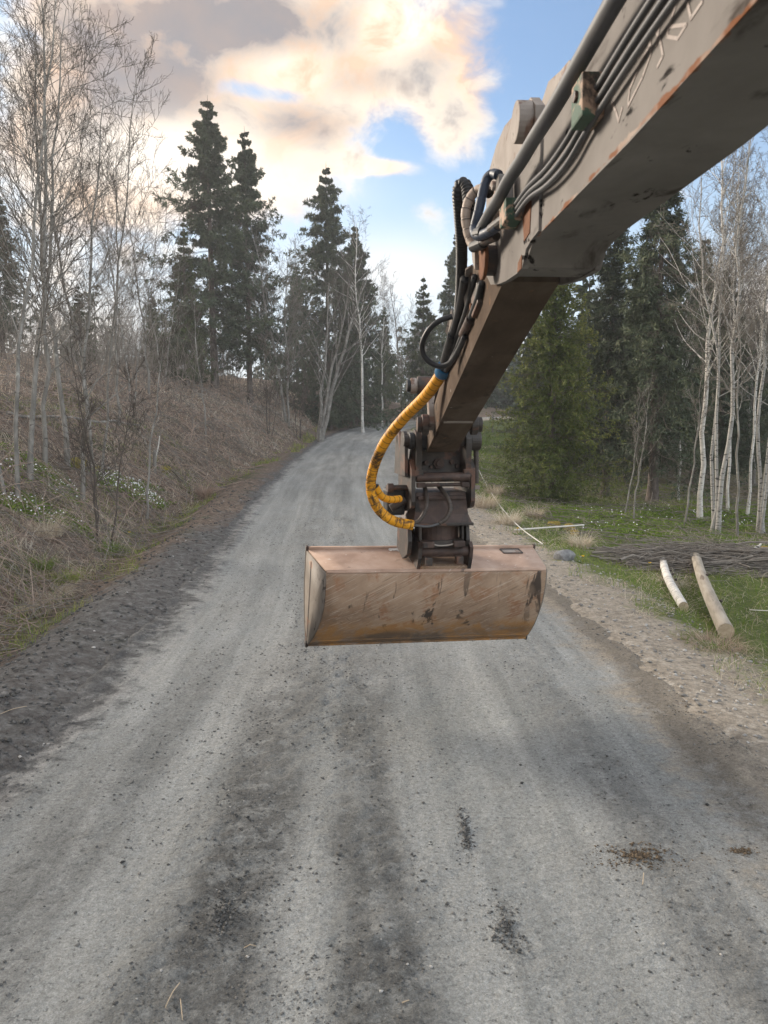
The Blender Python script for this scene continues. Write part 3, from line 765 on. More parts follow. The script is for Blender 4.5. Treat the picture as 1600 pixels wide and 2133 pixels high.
for q in range(50):                                   # near sides, outside the picture
    D = -6 + 40 * rng.random(); s_ = rng.choice([-1, 1]); x = s_ * (D * .55 + 14 + 22 * rng.random()) if D > 0 else s_ * (14 + 20 * rng.random())
    sp.append((x, D, 7 + 5 * rng.random(), 1.7 + rng.random()))
for q in range(60):
    D = 84 + 20 * rng.random(); px = 960 + 220 * rng.random(); x = place(px, D)
    if abs(road_coord([x], [D])[0][0]) < 4.5: continue
    sp.append((x, D, 4 + 4 * rng.random(), 1.6 + rng.random()))
far_wood('far_wood', sp, 'dark mass of spruce wood behind the trees on both sides', 6)

# ------------------------------------------------------------------ ground cover (nobody could count it)
m_straw = mat_tint('dead_grass', [(0, (.18, .12, .095)), (.3, (.35, .25, .20)), (.6, (.50, .41, .31)), (.85, (.62, .56, .44)), (1, (.70, .65, .57))], .85, .15, trans=.45)
m_grass = mat_tint('green_grass', [(0, (.075, .135, .018)), (.4, (.14, .22, .03)), (.75, (.22, .27, .045)), (1, (.40, .37, .14))], .7, .25, trans=.3)
m_white = mat_tint('white_petals', [(0, (.62, .63, .62)), (1, (.85, .85, .84))], .6, .2)
m_yellow = mat_tint('yellow_petals', [(0, (.65, .42, .02)), (1, (.8, .6, .05))], .6, .2)
m_moss = mat_noise('moss', [(.3, (.10, .09, .02)), (.55, (.22, .18, .035)), (.8, (.33, .27, .06))], 14, rough=.95, bmp=.8, bdist=.03)

def strips(base, head, lift, L, W, curl, rng, seg=3):
    """bent grass blades: heading (rad), lift angle at the foot, curl bends the blade over along its length"""
    N = len(base); P = [base]; ang = lift.copy(); p = base
    for k in range(seg):
        d = np.stack([np.cos(head) * np.cos(ang), np.sin(head) * np.cos(ang), np.sin(ang)], 1)
        p = p + d * (L / seg)[:, None]; P.append(p); ang = ang - curl / seg; head = head + rng.normal(size=N) * .15
    P = np.stack(P, 1)
    s = np.stack([-np.sin(head + rng.normal(size=N) * .8), np.cos(head), np.zeros(N)], 1); s /= np.linalg.norm(s, axis=1, keepdims=True)
    w_ = W[:, None] * np.linspace(1, .25, seg + 1)[None]
    V = np.stack([P - s[:, None] * w_[..., None] * .5, P + s[:, None] * w_[..., None] * .5], 2).reshape(-1, 3)
    o = (np.arange(N) * (seg + 1) * 2)[:, None]; k = np.arange(seg)[None]
    F = np.stack([o + 2 * k, o + 2 * k + 1, o + 2 * k + 3, o + 2 * k + 2], -1).reshape(-1, 4)
    return V, F, (seg + 1) * 2
def scatter(N, latlo, lathi, ylo, yhi, rng, bias=1.0):
    """more per metre near the viewer; positions by road coordinate"""
    y = np.exp(np.log(ylo) + (np.log(yhi) - np.log(ylo)) * rng.random(N))
    lat = latlo + (lathi - latlo) * rng.random(N) ** bias
    cx = np.interp(y, RP[:140, 1], RP[:140, 0])
    return cx + lat, y, lat
def sheet(name, x, y, L, W, lift, curl, tint, mat, rng, label, cat, seg=3, zoff=0.0, head=None):
    z = ground_h(x, y) + zoff
    hd = rng.random(len(x)) * 6.283 if head is None else head
    V, F, k = strips(np.stack([x, y, z], 1), hd, lift, L, W, curl, rng, seg)
    o = obj(name, mesh_np(name, V, [F], mat, attrs={'tint': np.repeat(tint, k)}))
    return tag(o, label, cat, kind='stuff')
def view_w(y, k=.00055, lo=.004): return np.maximum(lo, k * y)
rng = np.random.default_rng(77)
# dead stems and old grass all over the left bank
x, y, lat = scatter(68000, -19, -3.7, 6.5, 62, rng, .7)
far_ = sstep(y, 14, 42)
keep = (-lat > 4.25 - 1.3 * far_ + .9 * (fbm(x * .8, y * .8, 61, 3) - .5)) ; x, y, lat = x[keep], y[keep], lat[keep]
N = len(x); pt = fbm(x * .7, y * .7, 63, 3)
sheet('dead_grass', x, y, (.14 + .42 * rng.random(N) ** 1.6) * (.55 + .9 * pt) * (1 + y * .012), view_w(y, .0006, .0045) * (.6 + .9 * rng.random(N)), .05 + 1.1 * rng.random(N) ** 2, .9 + 1.6 * rng.random(N),
      np.clip(.06 + 1.05 * pt + .75 * (rng.random(N) - .42), 0, 1), m_straw, rng, 'tangled brown dead grass and stems covering the left bank', 'dead grass', 2)
# fallen brambles and thin dead sticks lying criss-cross
N = 6500
x, y, lat = scatter(N, -16, -3.9, 7, 58, rng, .75)
hd = rng.random(N) * 6.283; z = ground_h(x, y) + .02
L = (.5 + 1.3 * rng.random(N)) * (1 + y * .008); K = 5; s = np.linspace(0, 1, K)
arch = (.05 + .42 * rng.random(N) ** 2) * L
P = np.zeros((N, K, 3))
for k in range(K):
    P[:, k, 0] = x + np.cos(hd) * L * (s[k] - .5); P[:, k, 1] = y + np.sin(hd) * L * (s[k] - .5)
P[:, 1:-1] += rng.normal(size=(N, K - 2, 3)) * .035
zz = np.stack([ground_h(P[:, k, 0], P[:, k, 1]) for k in range(K)], 1)
P[:, :, 2] = zz + .03 + arch[:, None] * np.sin(s * 3.14)[None] * (rng.random(N) < .6)[:, None] + .06 * rng.random(N)[:, None]
Rr = np.maximum(.005, .00042 * y)[:, None] * (.6 + .9 * rng.random(N))[:, None] * np.linspace(1, .5, K)[None]
V, F = tubes(P, Rr, 3)
half = len(F) // 2
tag(obj('dead_sticks', mesh_np('dead_sticks', V, [F[:half], F[half:]], [m_twigl, mat_noise('bramble_stem', [(.3, (.20, .145, .115)), (.6, (.37, .285, .23)), (.8, (.50, .42, .35))], 3)], [0, 1])),
    'thin dead sticks and brambles lying across the left bank', 'dead sticks', kind='stuff')
# upright brush along the top of the bank
N = 3200
x, y, lat = scatter(N, -20, -4.6, 12, 60, rng, .75)
keep = rng.random(N) < (.05 + .95 * sstep(y, 19, 34)) * (.04 + .96 * sstep(-lat, 7.5, 11)); x, y = x[keep], y[keep]; N = len(x)
K = 6; s = np.linspace(0, 1, K); H = (1.0 + 1.6 * rng.random(N)) * (1 + .010 * y)
ld = rng.normal(size=(N, 2)) * .22
P = np.zeros((N, K, 3)); z = ground_h(x, y)
P[:, :, 0] = x[:, None] + ld[:, :1] * H[:, None] * s[None] ** 1.4; P[:, :, 1] = y[:, None] + ld[:, 1:] * H[:, None] * s[None] ** 1.4; P[:, :, 2] = z[:, None] + H[:, None] * s[None] - .03
P[:, 1:] += rng.normal(size=(N, K - 1, 3)) * .03
Rr = np.maximum(.006, .00030 * y)[:, None] * np.linspace(1.3, .45, K)[None]
P2, R2, L2 = spawn(P, Rr, 5, .25, 1, H[:, None] * .33, .55, .3, rng, 3, .1, .6, .0035, .5, .4)
P3, R3, _ = spawn(P2, R2, 2, .2, 1, L2[:, None] * .5, .6, .2, rng, 2, .1, .8, .003, .5, .3)
V, F, T = join([(*tubes(P, Rr, 3), 0.), (*tubes(P2, R2, 3), 0.), (*tubes(P3, R3, 3), 0.)])
tag(obj('brushwood', mesh_np('brushwood', V, F, [m_twigl, m_twig], [0, 0, 1])), 'thicket of thin leafless shoots along the left bank', 'brushwood', kind='stuff')
# green leaves and white wood anemones in patches
def patch(cx, cy, rx, ry, N, rng):
    a = rng.random(N) * 6.283; r_ = np.sqrt(rng.random(N)); x = cx + rx * r_ * np.cos(a); y = cy + ry * r_ * np.sin(a)
    k = fbm(x * 2.2, y * 2.2, 81, 3) > .40
    return x[k], y[k]
def anemones(name, patches, label, seed, flower=.02):
    rng = np.random.default_rng(seed); xs, ys, fx, fy = [], [], [], []
    for (cx, cy, rx, ry, n, nf) in patches:
        a, c_ = patch(cx, cy, rx, ry, n, rng); xs.append(a); ys.append(c_)
        a, c_ = patch(cx, cy, rx * .95, ry * .95, nf, rng); fx.append(a); fy.append(c_)
    x, y = np.concatenate(xs), np.concatenate(ys); N = len(x)
    z = ground_h(x, y) + .015 + .06 * rng.random(N)
    d = rng.normal(size=(N, 3)); d[:, 2] = np.abs(d[:, 2]) * .35
    bv, bf = blades(np.stack([x, y, z], 1), d, .05 + .06 * rng.random(N), .022 + .018 * rng.random(N), rng)
    fx, fy = np.concatenate(fx), np.concatenate(fy); M = len(fx)
    fz = ground_h(fx, fy) + .10 + .05 * rng.random(M)
    a = np.linspace(0, 2 * np.pi, 6, endpoint=False)
    r_ = flower * (.7 + .6 * rng.random(M))
    tl = rng.normal(size=(M, 2)) * .5; tl[:, 1] += .75                                # nodding, faces to the open road
    tl[:, 0] -= .25
    ring = np.stack([np.cos(a), np.sin(a), np.zeros(6)], 1)[None] * r_[:, None, None]
    nrm = np.stack([-tl[:, 0], -tl[:, 1], np.ones(M)], 1); nrm /= np.linalg.norm(nrm, axis=1, keepdims=True)
    ux = np.cross(np.array([0, 1., 0]), nrm); ux /= np.linalg.norm(ux, axis=1, keepdims=True); uy = np.cross(nrm, ux)
    fv = np.stack([fx, fy, fz], 1)[:, None] + ring[..., :1] * ux[:, None] + ring[..., 1:2] * uy[:, None] + nrm[:, None] * (r_ * .35)[:, None, None]
    ctr = np.stack([fx, fy, fz], 1)
    FV = np.concatenate([ctr[:, None], fv], 1).reshape(-1, 3)
    o_ = (np.arange(M) * 7)[:, None]; k = np.arange(6)[None]
    FF = np.stack([o_ + 0 * k, o_ + 1 + k, o_ + 1 + (k + 1) % 6], -1).reshape(-1, 3)
    n0 = len(bv)
    me = mesh_np(name, np.concatenate([bv, FV]), [bf, FF + n0], [m_grass, m_white], [0, 1], attrs={'tint': np.concatenate([np.repeat(.15 + .5 * rng.random(N), 4), np.repeat(rng.random(M), 7)])})
    return tag(obj(name, me), label, 'flowers', kind='stuff')
_tt = np.concatenate([np.linspace(1.5, 30, 900), np.linspace(30.1, 160, 900)])
def gp(px, py):
    """ground point seen at a place of the photograph"""
    q = (px - 800) / 1600; v = (1066.5 - py) / 1600
    dy = math.cos(PITCH) + v * math.sin(PITCH); dz = -math.sin(PITCH) + v * math.cos(PITCH)
    h = ground_h(q * _tt, dy * _tt); below = np.nonzero(CAM_H + dz * _tt < h)[0]
    k = below[0] if len(below) else len(_tt) - 1
    return float(q * _tt[k]), float(dy * _tt[k])
pa = []
for (px, py, rx, ry, n, nf) in [(262, 1015, .95, 1.0, 3600, 230), (205, 1005, .6, .8, 1200, 60), (320, 1030, .5, .6, 1100, 50), (60, 985, 1.1, .9, 2200, 85), (95, 1080, .8, .7, 1900, 60), (20, 1050, .6, .6, 1200, 30), (110, 1000, .5, .5, 900, 20)]:
    x, y = gp(px, py); pa.append((x, y, rx, ry, n, nf))
anemones('wood_anemones', pa, 'green patch of white wood anemones at the foot of the left bank', 91, .015)
pa = []
for (px, py, rx, ry, n, nf) in [(1230, 1075, 1.2, 1.6, 1500, 16), (1400, 1080, 2.2, 2.0, 2600, 40), (1560, 1085, 1.5, 1.5, 1500, 28), (1290, 1110, 1.0, .8, 900, 14), (1100, 1030, .8, 2, 600, 8)]:
    x, y = gp(px, py); pa.append((x, y, rx, ry, n, nf))
anemones('wood_anemones', pa, 'sprinkle of white flowers and leaves under the trees on the right', 92, .015)
# green grass right of the road
x, y, lat = scatter(62000, 2.9, 12.5, 6.2, 62, rng, .8)
keep = (lat > 3.45 + 1.0 * (fbm(x * .9, y * .9, 85, 3) - .5) * 2) & (fbm(x * .55, y * .55, 86, 3) + .25 * (lat < 7.5) > .42); x, y, lat = x[keep], y[keep], lat[keep]
N = len(x); g = fbm(x * .8, y * .8, 87, 3)
sheet('verge_grass', x, y, (.05 + .10 * rng.random(N)) * (1 + .010 * y), view_w(y, .0006, .005) * (.7 + .6 * rng.random(N)), .7 + .8 * rng.random(N), .5 + 1.2 * rng.random(N),
      np.clip(.30 + .75 * (g - .45) + .45 * (rng.random(N) - .4), 0, 1), m_grass, rng, 'short green grass on the verge right of the road', 'grass', 2)
# straw mixed in along the edge of the verge and over the wood floor
x, y, lat = scatter(26000, 2.6, 13, 6.2, 55, rng, 1.3)
keep = (lat > 3.3 + 1.2 * (fbm(x * .9, y * .9, 85, 3) - .5) * 2) & (fbm(x * .8, y * .8, 88, 3) > np.where(lat < 4.6, .40, .5)); x, y, lat = x[keep], y[keep], lat[keep]; N = len(x)
sheet('verge_straw', x, y, (.12 + .25 * rng.random(N)) * (1 + .01 * y), view_w(y, .0005, .004), .1 + .7 * rng.random(N) ** 1.5, .6 + 1.4 * rng.random(N),
      np.clip(.45 + .5 * rng.random(N), 0, 1), m_straw, rng, 'bleached old grass lying along the right verge', 'dead grass')
# weedy grass at the foot of the left bank
x, y, lat = scatter(16000, -4.9, -2.7, 7.5, 60, rng, 1)
cl_ = -3.95 + .9 * sstep(y, 14, 40)
keep = (np.abs(lat - cl_) < .42 + .5 * (fbm(x * .9, y * .9, 89, 2) - .5)) & (fbm(x * 1.1, y * .6, 90, 3) > .47); x, y = x[keep], y[keep]; N = len(x)
sheet('ditch_grass', x, y, (.06 + .16 * rng.random(N)) * (1 + .01 * y), view_w(y, .0006, .0045), .5 + .9 * rng.random(N), .6 + 1.3 * rng.random(N), np.clip(.35 + .65 * rng.random(N), 0, 1), m_grass, rng,
      'sparse green and yellow grass along the left road edge', 'grass')
# green grass breaking through low on the left bank
x, y, lat = scatter(20000, -9.5, -4.0, 7, 26, rng, 1.2)
keep = fbm(x * .55, y * .55, 93, 3) > .53; x, y = x[keep], y[keep]; N = len(x)
sheet('bank_grass', x, y, (.07 + .16 * rng.random(N)) * (1 + .01 * y), view_w(y, .0006, .0045), .4 + .9 * rng.random(N), .6 + 1.3 * rng.random(N), np.clip(.2 + .6 * rng.random(N), 0, 1), m_grass, rng,
      'green grass patches low on the left bank', 'grass', 2)
# needles, cones and twigs on the wood floor to the right
N = 2600
x, y, lat = scatter(N, 4.5, 16, 15, 45, rng, 1.0)
hd = rng.random(N) * 6.283; K = 4; s = np.linspace(-.5, .5, K); L = .3 + .9 * rng.random(N)
P = np.zeros((N, K, 3)); P[:, :, 0] = x[:, None] + np.cos(hd)[:, None] * L[:, None] * s; P[:, :, 1] = y[:, None] + np.sin(hd)[:, None] * L[:, None] * s
P[:, :, 2] = ground_h(P[:, :, 0], P[:, :, 1]) + .03 + .10 * rng.random((N, 1)); P += rng.normal(size=P.shape) * .02
V, F = tubes(P, np.full((N, K), .007) * (.6 + .8 * rng.random((N, 1))), 3)
tag(obj('wood_floor_twigs', mesh_np('wood_floor_twigs', V, [F], m_twigl)), 'fallen twigs lying under the trees on the right', 'twigs', kind='stuff')

# ------------------------------------------------------------------ loose stones on and beside the road
m_stone = mat_tint('road_stones', [(0, (.03, .031, .032)), (.4, (.085, .085, .082)), (.75, (.19, .185, .175)), (1, (.42, .41, .39))], .9, .2)
ICO = np.array([(1, 0, 0), (-.9, .1, .1), (.1, 1, 0), (-.1, -.9, .1), (.1, 0, 1), (0, .1, -1), (.6, .6, .5), (-.5, -.55, .55)], float)
_bm = bmesh.new()
for v_ in ICO: _bm.verts.new(v_)
bmesh.ops.convex_hull(_bm, input=_bm.verts); _bm.verts.ensure_lookup_table(); _bm.faces.ensure_lookup_table()
bmesh.ops.triangulate(_bm, faces=_bm.faces); _bm.verts.index_update()
SV = np.array([v_.co[:] for v_ in _bm.verts]); SF = np.array([[v_.index for v_ in f.verts] for f in _bm.faces]); _bm.free()
def stones(name, x, y, z, size, tint, rng, mat=None, flat=.6):
    N = len(x); A = rng.normal(size=(N, len(SV), 1)) * .16 + 1
    a = rng.random(N) * 6.283; ca, sa = np.cos(a)[:, None], np.sin(a)[:, None]
    sx = (.7 + .6 * rng.random((N, 1))); V = SV[None] * A
    X_ = V[..., 0] * sx; Y_ = V[..., 1]; Z_ = V[..., 2] * flat
    V = np.stack([X_ * ca - Y_ * sa, X_ * sa + Y_ * ca, Z_], -1) * size[:, None, None] + np.stack([x, y, z], 1)[:, None]
    F = (SF[None] + (np.arange(N) * len(SV))[:, None, None]).reshape(-1, 3)
    return mesh_np(name, V.reshape(-1, 3), [F], mat or m_stone, attrs={'tint': np.repeat(tint, len(SV))})
rng = np.random.default_rng(123)
N = 60000
y = np.exp(np.log(2.0) + (np.log(17) - np.log(2.0)) * rng.random(N)); lat = -2.55 + 5.1 * rng.random(N)
x = np.interp(y, RP[:140, 1], RP[:140, 0]) + lat
pd = np.exp(-((lat + .8) / .3) ** 2) + np.exp(-((lat + .15) / .32) ** 2) + .5 * np.exp(-((lat - 1.5) / .3) ** 2) + .45 * np.exp(-((lat + 1.6) / .3) ** 2) + .8 * sstep(np.abs(lat), 2.0, 2.4) + .035
cl_ = fbm(x * 3, y * 1.5, 131, 3)
keep = rng.random(N) < pd * np.clip((cl_ - .3) * 3, .08, 1); x, y, lat = x[keep], y[keep], lat[keep]; N = len(x)
size = (.0028 + .0075 * rng.random(N) ** 4) * (1 + .035 * y); zz, _ = road_z(x, y)
tint = np.clip(.34 + .36 * rng.random(N) + .5 * (rng.random(N) < .03) + .15 * (lat > 1.8), 0, 1)
tag(obj('gravel', stones('gravel', x, y, zz + size * .12, size, tint, rng)), 'loose dark gravel scattered along the road', 'gravel', kind='stuff')
N = 15000
y = np.exp(np.log(4.0) + (np.log(24) - np.log(4.0)) * rng.random(N)); lt = np.where(rng.random(N) < .6, -4.4 + 2.1 * rng.random(N), 2.2 + 1.7 * rng.random(N))
x = np.interp(y, RP[:140, 1], RP[:140, 0]) + lt
size = (.004 + .022 * rng.random(N) ** 6) * (1 + .02 * y)
tint = np.where(lt < 0, .18 + .35 * rng.random(N) + .6 * (rng.random(N) < .015), .68 + .32 * rng.random(N))
tag(obj('shoulder_stones', stones('shoulder_stones', x, y, ground_h(x, y) + size * .1, size, tint, rng)), 'clods and stones along both road shoulders', 'stones', kind='stuff')

# ------------------------------------------------------------------ excavator arm
m_paint = mat_noise('weathered_grey_paint', [(.25, (.148, .138, .13)), (.5, (.208, .195, .184)), (.75, (.266, .252, .238))], 3.0, rough=.9, bmp=.12, bdist=.003, fine=70, spec=.03,
                    spots=[((.065, .056, .05), 5, .58, .72, (1, .45, 1)), ((.15, .105, .075), 2.2, .60, .75, None), ((.025, .023, .022), 13, .63, .69, (1, .45, 1)), ((.075, .068, .062), 6, .62, .72, (1, .5, 1))])
m_rust = mat_noise('rust', [(.3, (.06, .026, .014)), (.55, (.15, .062, .028)), (.8, (.24, .13, .075))], 14, rough=.85, bmp=.4)
m_stick = mat_noise('muddy_grey_paint', [(.25, (.065, .048, .038)), (.5, (.11, .084, .066)), (.75, (.17, .14, .114))], 3.5, rough=.9, bmp=.3, bdist=.006, stretch=(1, .5, 1), spec=.03,
                    spots=[((.06, .05, .042), 4, .56, .68, (1, .6, 1)), ((.24, .13, .07), 6, .66, .74, None), ((.40, .36, .32), 9, .68, .76, None)])
m_pale = mat_noise('chipped_pale_paint', [(.3, (.19, .16, .14)), (.6, (.28, .25, .225)), (.8, (.36, .325, .30))], 5, rough=.7, spots=[((.16, .10, .075), 8, .55, .64, (1, .7, 1)), ((.10, .08, .07), 20, .62, .70, None)])
m_steel = mat_noise('greasy_dark_steel', [(.3, (.014, .012, .011)), (.55, (.034, .027, .023)), (.8, (.075, .06, .05))], 9, rough=.58, bmp=.35, spec=.5,
                    spots=[((.10, .046, .028), 6, .50, .64, None), ((.20, .175, .15), 15, .70, .78, None)])
m_rsteel = mat_noise('rusty_brown_steel', [(.3, (.026, .015, .012)), (.55, (.060, .034, .026)), (.8, (.11, .072, .056))], 10, rough=.6, bmp=.4, spec=.45,
                     spots=[((.014, .012, .011), 7, .54, .66, None), ((.24, .20, .17), 24, .70, .77, None)])
m_pipe = mat_noise('grey_blue_pipe', [(.3, (.055, .058, .062)), (.6, (.09, .093, .098)), (.8, (.14, .138, .135))], 4, rough=.5, bmp=.1, spec=.45, spots=[((.10, .09, .085), 8, .6, .7, (1, .3, 1))])
m_rubber = mat_noise('black_rubber', [(.3, (.012, .013, .015)), (.6, (.022, .024, .027)), (.8, (.05, .05, .052))], 8, rough=.5, bmp=.15, spec=.4)
m_brubber = mat_noise('blue_black_rubber', [(.3, (.014, .022, .04)), (.6, (.022, .036, .064)), (.8, (.05, .06, .085))], 8, rough=.5, bmp=.15, spec=.4)
m_green = mat_noise('flaking_green_block', [(.3, (.035, .075, .055)), (.5, (.05, .10, .07)), (.75, (.085, .12, .09))], 6, rough=.7, spots=[((.36, .25, .18), 14, .48, .54, None), ((.05, .04, .035), 9, .56, .64, None)])
m_blue = mat_noise('blue_clip', [(.3, (.02, .09, .18)), (.7, (.03, .15, .30))], 8, rough=.4)
m_white_p = mat_noise('white_paint_fleck', [(.3, (.55, .54, .52)), (.7, (.75, .74, .72))], 30, rough=.7)
def mat_wrap(name, c1, c2, cd, pitch, gap=.12, dirt=1.0, slant=0.06):
    """spiral hose guard: colour along the length, dark joints, grime"""
    m, t, b = mat_new(name)
    uvn = t.new('ShaderNodeTexCoord').outputs['UV']; oc = t.new('ShaderNodeTexCoord').outputs['Object']
    s_ = t.new('ShaderNodeSeparateXYZ'); t.put(s_.inputs[0], uvn)
    ph = t.math('FRACT', t.math('ADD', t.math('DIVIDE', s_.outputs[0], pitch), t.math('MULTIPLY', s_.outputs[1], slant / pitch * 0)))
    n = t.noise(oc, 16, 5, .65, .3)
    c = t.mix(t.mapr(n, .3, .7), c1, c2)
    grime = t.mapr(t.noise(oc, 9, 6, .75, .5), .44, .60, 0, dirt, True)
    low = t.mapr(s_.outputs[0], .35, .85, 0, 1, True)
    grime = t.math('MULTIPLY', grime, t.mapr(low, 0, 1, .15, 1.0), clamp=True)
    c = t.mix(grime, c, cd)
    c = t.mix(t.mapr(n, .66, .72, 0, .8), c, cd)
    c = t.mix(t.mapr(ph, 0, gap, 1, 0), c, (.015, .013, .012))
    t.put(b.inputs['Base Color'], c); b.inputs['Roughness'].default_value = .55; b.inputs['Specular IOR Level'].default_value = .35
    bump(t, b, t.noise(oc, 60, 4, .6), .15, .003)
    return m
m_wrapy = mat_wrap('yellow_hose_guard', (.66, .285, .008), (.74, .34, .015), (.060, .030, .010), .052, .16)
m_wrapb = mat_wrap('beige_hose_guard', (.34, .27, .22), (.42, .34, .28), (.12, .09, .075), .038, .22)
m_wrapd = mat_wrap('dark_hose_guard', (.045, .036, .032), (.075, .06, .05), (.03, .02, .018), .030, .2)
def saw(p, d=.08): return lambda s: 1 - d * ((s / p) % 1.0 > .86) - d * .5 * ((s / p) % 1.0)
def ribs(p, d=.16): return lambda s: 1 - d * (np.cos(s / p * 2 * np.pi) > .35)

m_boom = m_paint.copy(); m_boom.name = 'weathered_boom_paint'
t = NT(m_boom.node_tree); b = t.n['Principled BSDF']
oc = t.new('ShaderNodeTexCoord').outputs['Object']; sx = t.new('ShaderNodeSeparateXYZ'); t.put(sx.inputs[0], oc)
eline = t.math('SUBTRACT', 2.918, t.math('MULTIPLY', sx.outputs[1], .0345))                # the lower left edge of the box
dist = t.math('SUBTRACT', sx.outputs[2], eline)
dist = t.math('ADD', t.math('ABSOLUTE', dist), t.math('MULTIPLY', t.math('ABSOLUTE', t.math('SUBTRACT', sx.outputs[0], .5805)), 1.0))
wearn = t.noise(oc, 16, 5, .7, .3, stretch=(1, .5, 1))
wear = t.mapr(t.math('ADD', dist, t.math('MULTIPLY', t.math('SUBTRACT', wearn, .5), .05)), .001, .007, .8, 0, True)
old = b.inputs['Base Color'].links[0].from_socket
c = t.mix(wear, old, t.mix(t.mapr(t.noise(oc, 6, 4, .6), .45, .6), (.40, .33, .28), (.20, .075, .03)))
t.put(b.inputs['Base Color'], c)
ARM = empty('excavator_arm', (0, 0, 0), R(3), label='weathered grey excavator boom and stick with hoses, reaching over the road', cat='excavator')
AC = .70                                              # middle plane of the arm, metres right of the camera
def prism(name, poly, c0, c1, mat, parent, bevel=.006):
    bm = bmesh.new(); bm_prism(bm, poly, c0, c1)
    return obj(name, bm_mesh(name, bm, mat, bevel), parent)
def pin(name, c0, c1, s, z, r, mat, parent, n=24, bevel=.006):
    bm = bmesh.new(); bm_cyl(bm, (c0, s, z), (c1, s, z), r, n)
    return obj(name, bm_mesh(name, bm, mat, bevel, smooth=False), parent)
# --- boom
boom = prism('boom', [(-1.2, 2.95), (1.12, 2.879), (1.61, 2.853), (2.39, 2.836), (2.50, 2.776), (2.66, 2.776), (2.70, 2.83), (2.70, 3.06), (2.4, 3.125), (1.6, 3.175), (1.1, 3.20), (-1.2, 3.30)], AC - .1195, AC + .1195, m_boom, ARM, .008)
tip = [(2.30, 2.842), (2.39, 2.834), (2.452, 2.822), (2.50, 2.771), (2.58, 2.770), (2.75, 2.776), (2.90, 2.79), (3.03, 2.811), (3.12, 2.86), (3.13, 2.92), (3.07, 2.98), (2.95, 3.01), (2.8, 3.06), (2.4, 3.118), (2.30, 3.10)]
for sg in (-1, 1):
    a, b_ = sorted((AC + sg * .128, AC + sg * .108))
    prism('side_plate', tip, a, b_, m_paint, boom, .005)
LF = AC - .1195
prism('rust_patch', [(2.40, 2.86), (2.47, 2.85), (2.50, 2.93), (2.44, 2.96), (2.39, 2.95)], AC - .1305, AC - .1282, m_rust, boom, 0)
prism('rust_patch', [(2.50, 2.772), (2.56, 2.771), (2.55, 2.80), (2.50, 2.815)], AC - .1305, AC - .1282, m_rust, boom, 0)
# faded lettering ghosts on the left face (what is left of the maker's lettering)
m_ghost = mat_noise('faded_lettering', [(.3, (.25, .21, .19)), (.6, (.32, .275, .25)), (.8, (.22, .195, .175))], 20, rough=.6, bmp=.02, bdist=.0005)
m_red = mat_noise('red_lettering_rest', [(.3, (.28, .05, .06)), (.7, (.40, .10, .10))], 20, rough=.6, bmp=.02, bdist=.0005)
def face_pt(px, py):
    """where a spot of the lettering sits on the boom's left face: (s, z)"""
    q = (px - 800) / 1600; v = (1066.5 - py) / 1600; ca, sa = math.cos(R(3)), math.sin(R(3))
    d = Vector((q, math.cos(PITCH) + v * math.sin(PITCH), -math.sin(PITCH) + v * math.cos(PITCH)))
    t_ = LF / (d.x * ca + d.y * sa); p = d * t_
    return (-p.x * sa + p.y * ca, p.z + CAM_H)
for gi, (pts, wd, mt) in enumerate([
        ([(1268, 203), (1288, 168)], .006, m_red), ([(1276, 215), (1284, 232), (1290, 252), (1297, 225)], .007, m_ghost),
        ([(1309, 222), (1313, 186), (1336, 130), (1352, 100), (1356, 84), (1357, 112), (1340, 160), (1309, 222)], .006, m_ghost), ([(1330, 118), (1352, 82)], .009, m_ghost),
        ([(1371, 138), (1382, 116), (1378, 92), (1369, 66), (1374, 42)], .007, m_ghost), ([(1368, 95), (1374, 60)], .006, m_ghost),
        ([(1391, 76), (1393, 56), (1431, 51), (1413, 80), (1391, 76)], .006, m_ghost), ([(1397, 48), (1410, 8)], .006, m_ghost),
        ([(1433, 2), (1441, 38), (1464, 4)], .007, m_ghost), ([(1433, 2), (1436, -18)], .007, m_ghost)]):
    P_ = [Vector(face_pt(*p)) for p in pts]; bm = bmesh.new()
    for p, q in zip(P_[:-1], P_[1:]):
        d = (q - p); n_ = Vector((-d.y, d.x)).normalized() * wd * .5; e_ = d.normalized() * wd * .3
        bm_prism(bm, [tuple(p - n_ - e_), tuple(q - n_ + e_), tuple(q + n_ + e_), tuple(p + n_ - e_)], LF - .0012 - .0002 * (gi % 3), LF + .001)
    obj('lettering', bm_mesh('lettering', bm, mt), boom)
# pipes along the boom
def ptube(name, pts, r, mat, parent, **kw): return tube(name, pts, r, mat, parent=parent, **kw)
ptube('hydraulic_pipe', [(.535, .4, 3.155), (.535, 1.0, 3.135), (.53, 1.519, 3.105), (.53, 1.786, 3.085), (.525, 1.982, 3.062), (.52, 2.165, 3.049), (.52, 2.318, 3.040), (.515, 2.467, 3.030), (.51, 2.567, 3.010), (.505, 2.709, 2.995), (.50, 2.85, 2.975)], .020, m_pipe, boom, n=18)
for dz, r_, cc in ((.055, .0075, .560), (.082, .0075, .562), (.108, .007, .563)):
    ptube('hydraulic_pipe', [(cc, .4, 3.135 - dz), (cc, 1.1, 3.118 - dz), (cc, 1.5, 3.10 - dz), (cc, 1.82, 3.065 - dz), (cc - .004, 1.98, 3.035 - dz), (cc - .008, 2.15, 3.012 - dz * .8), (cc - .01, 2.35, 3.01 - dz * .6), (cc - .012, 2.55, 3.0 - dz * .6)], r_, m_pipe, boom, n=10)
def block(name, c, s, rot_s, mat, parent, bevel=.006):
    bm = bmesh.new(); bm_box(bm, c, s, Matrix.Rotation(rot_s, 3, 'X'))
    return obj(name, bm_mesh(name, bm, mat, bevel), parent)
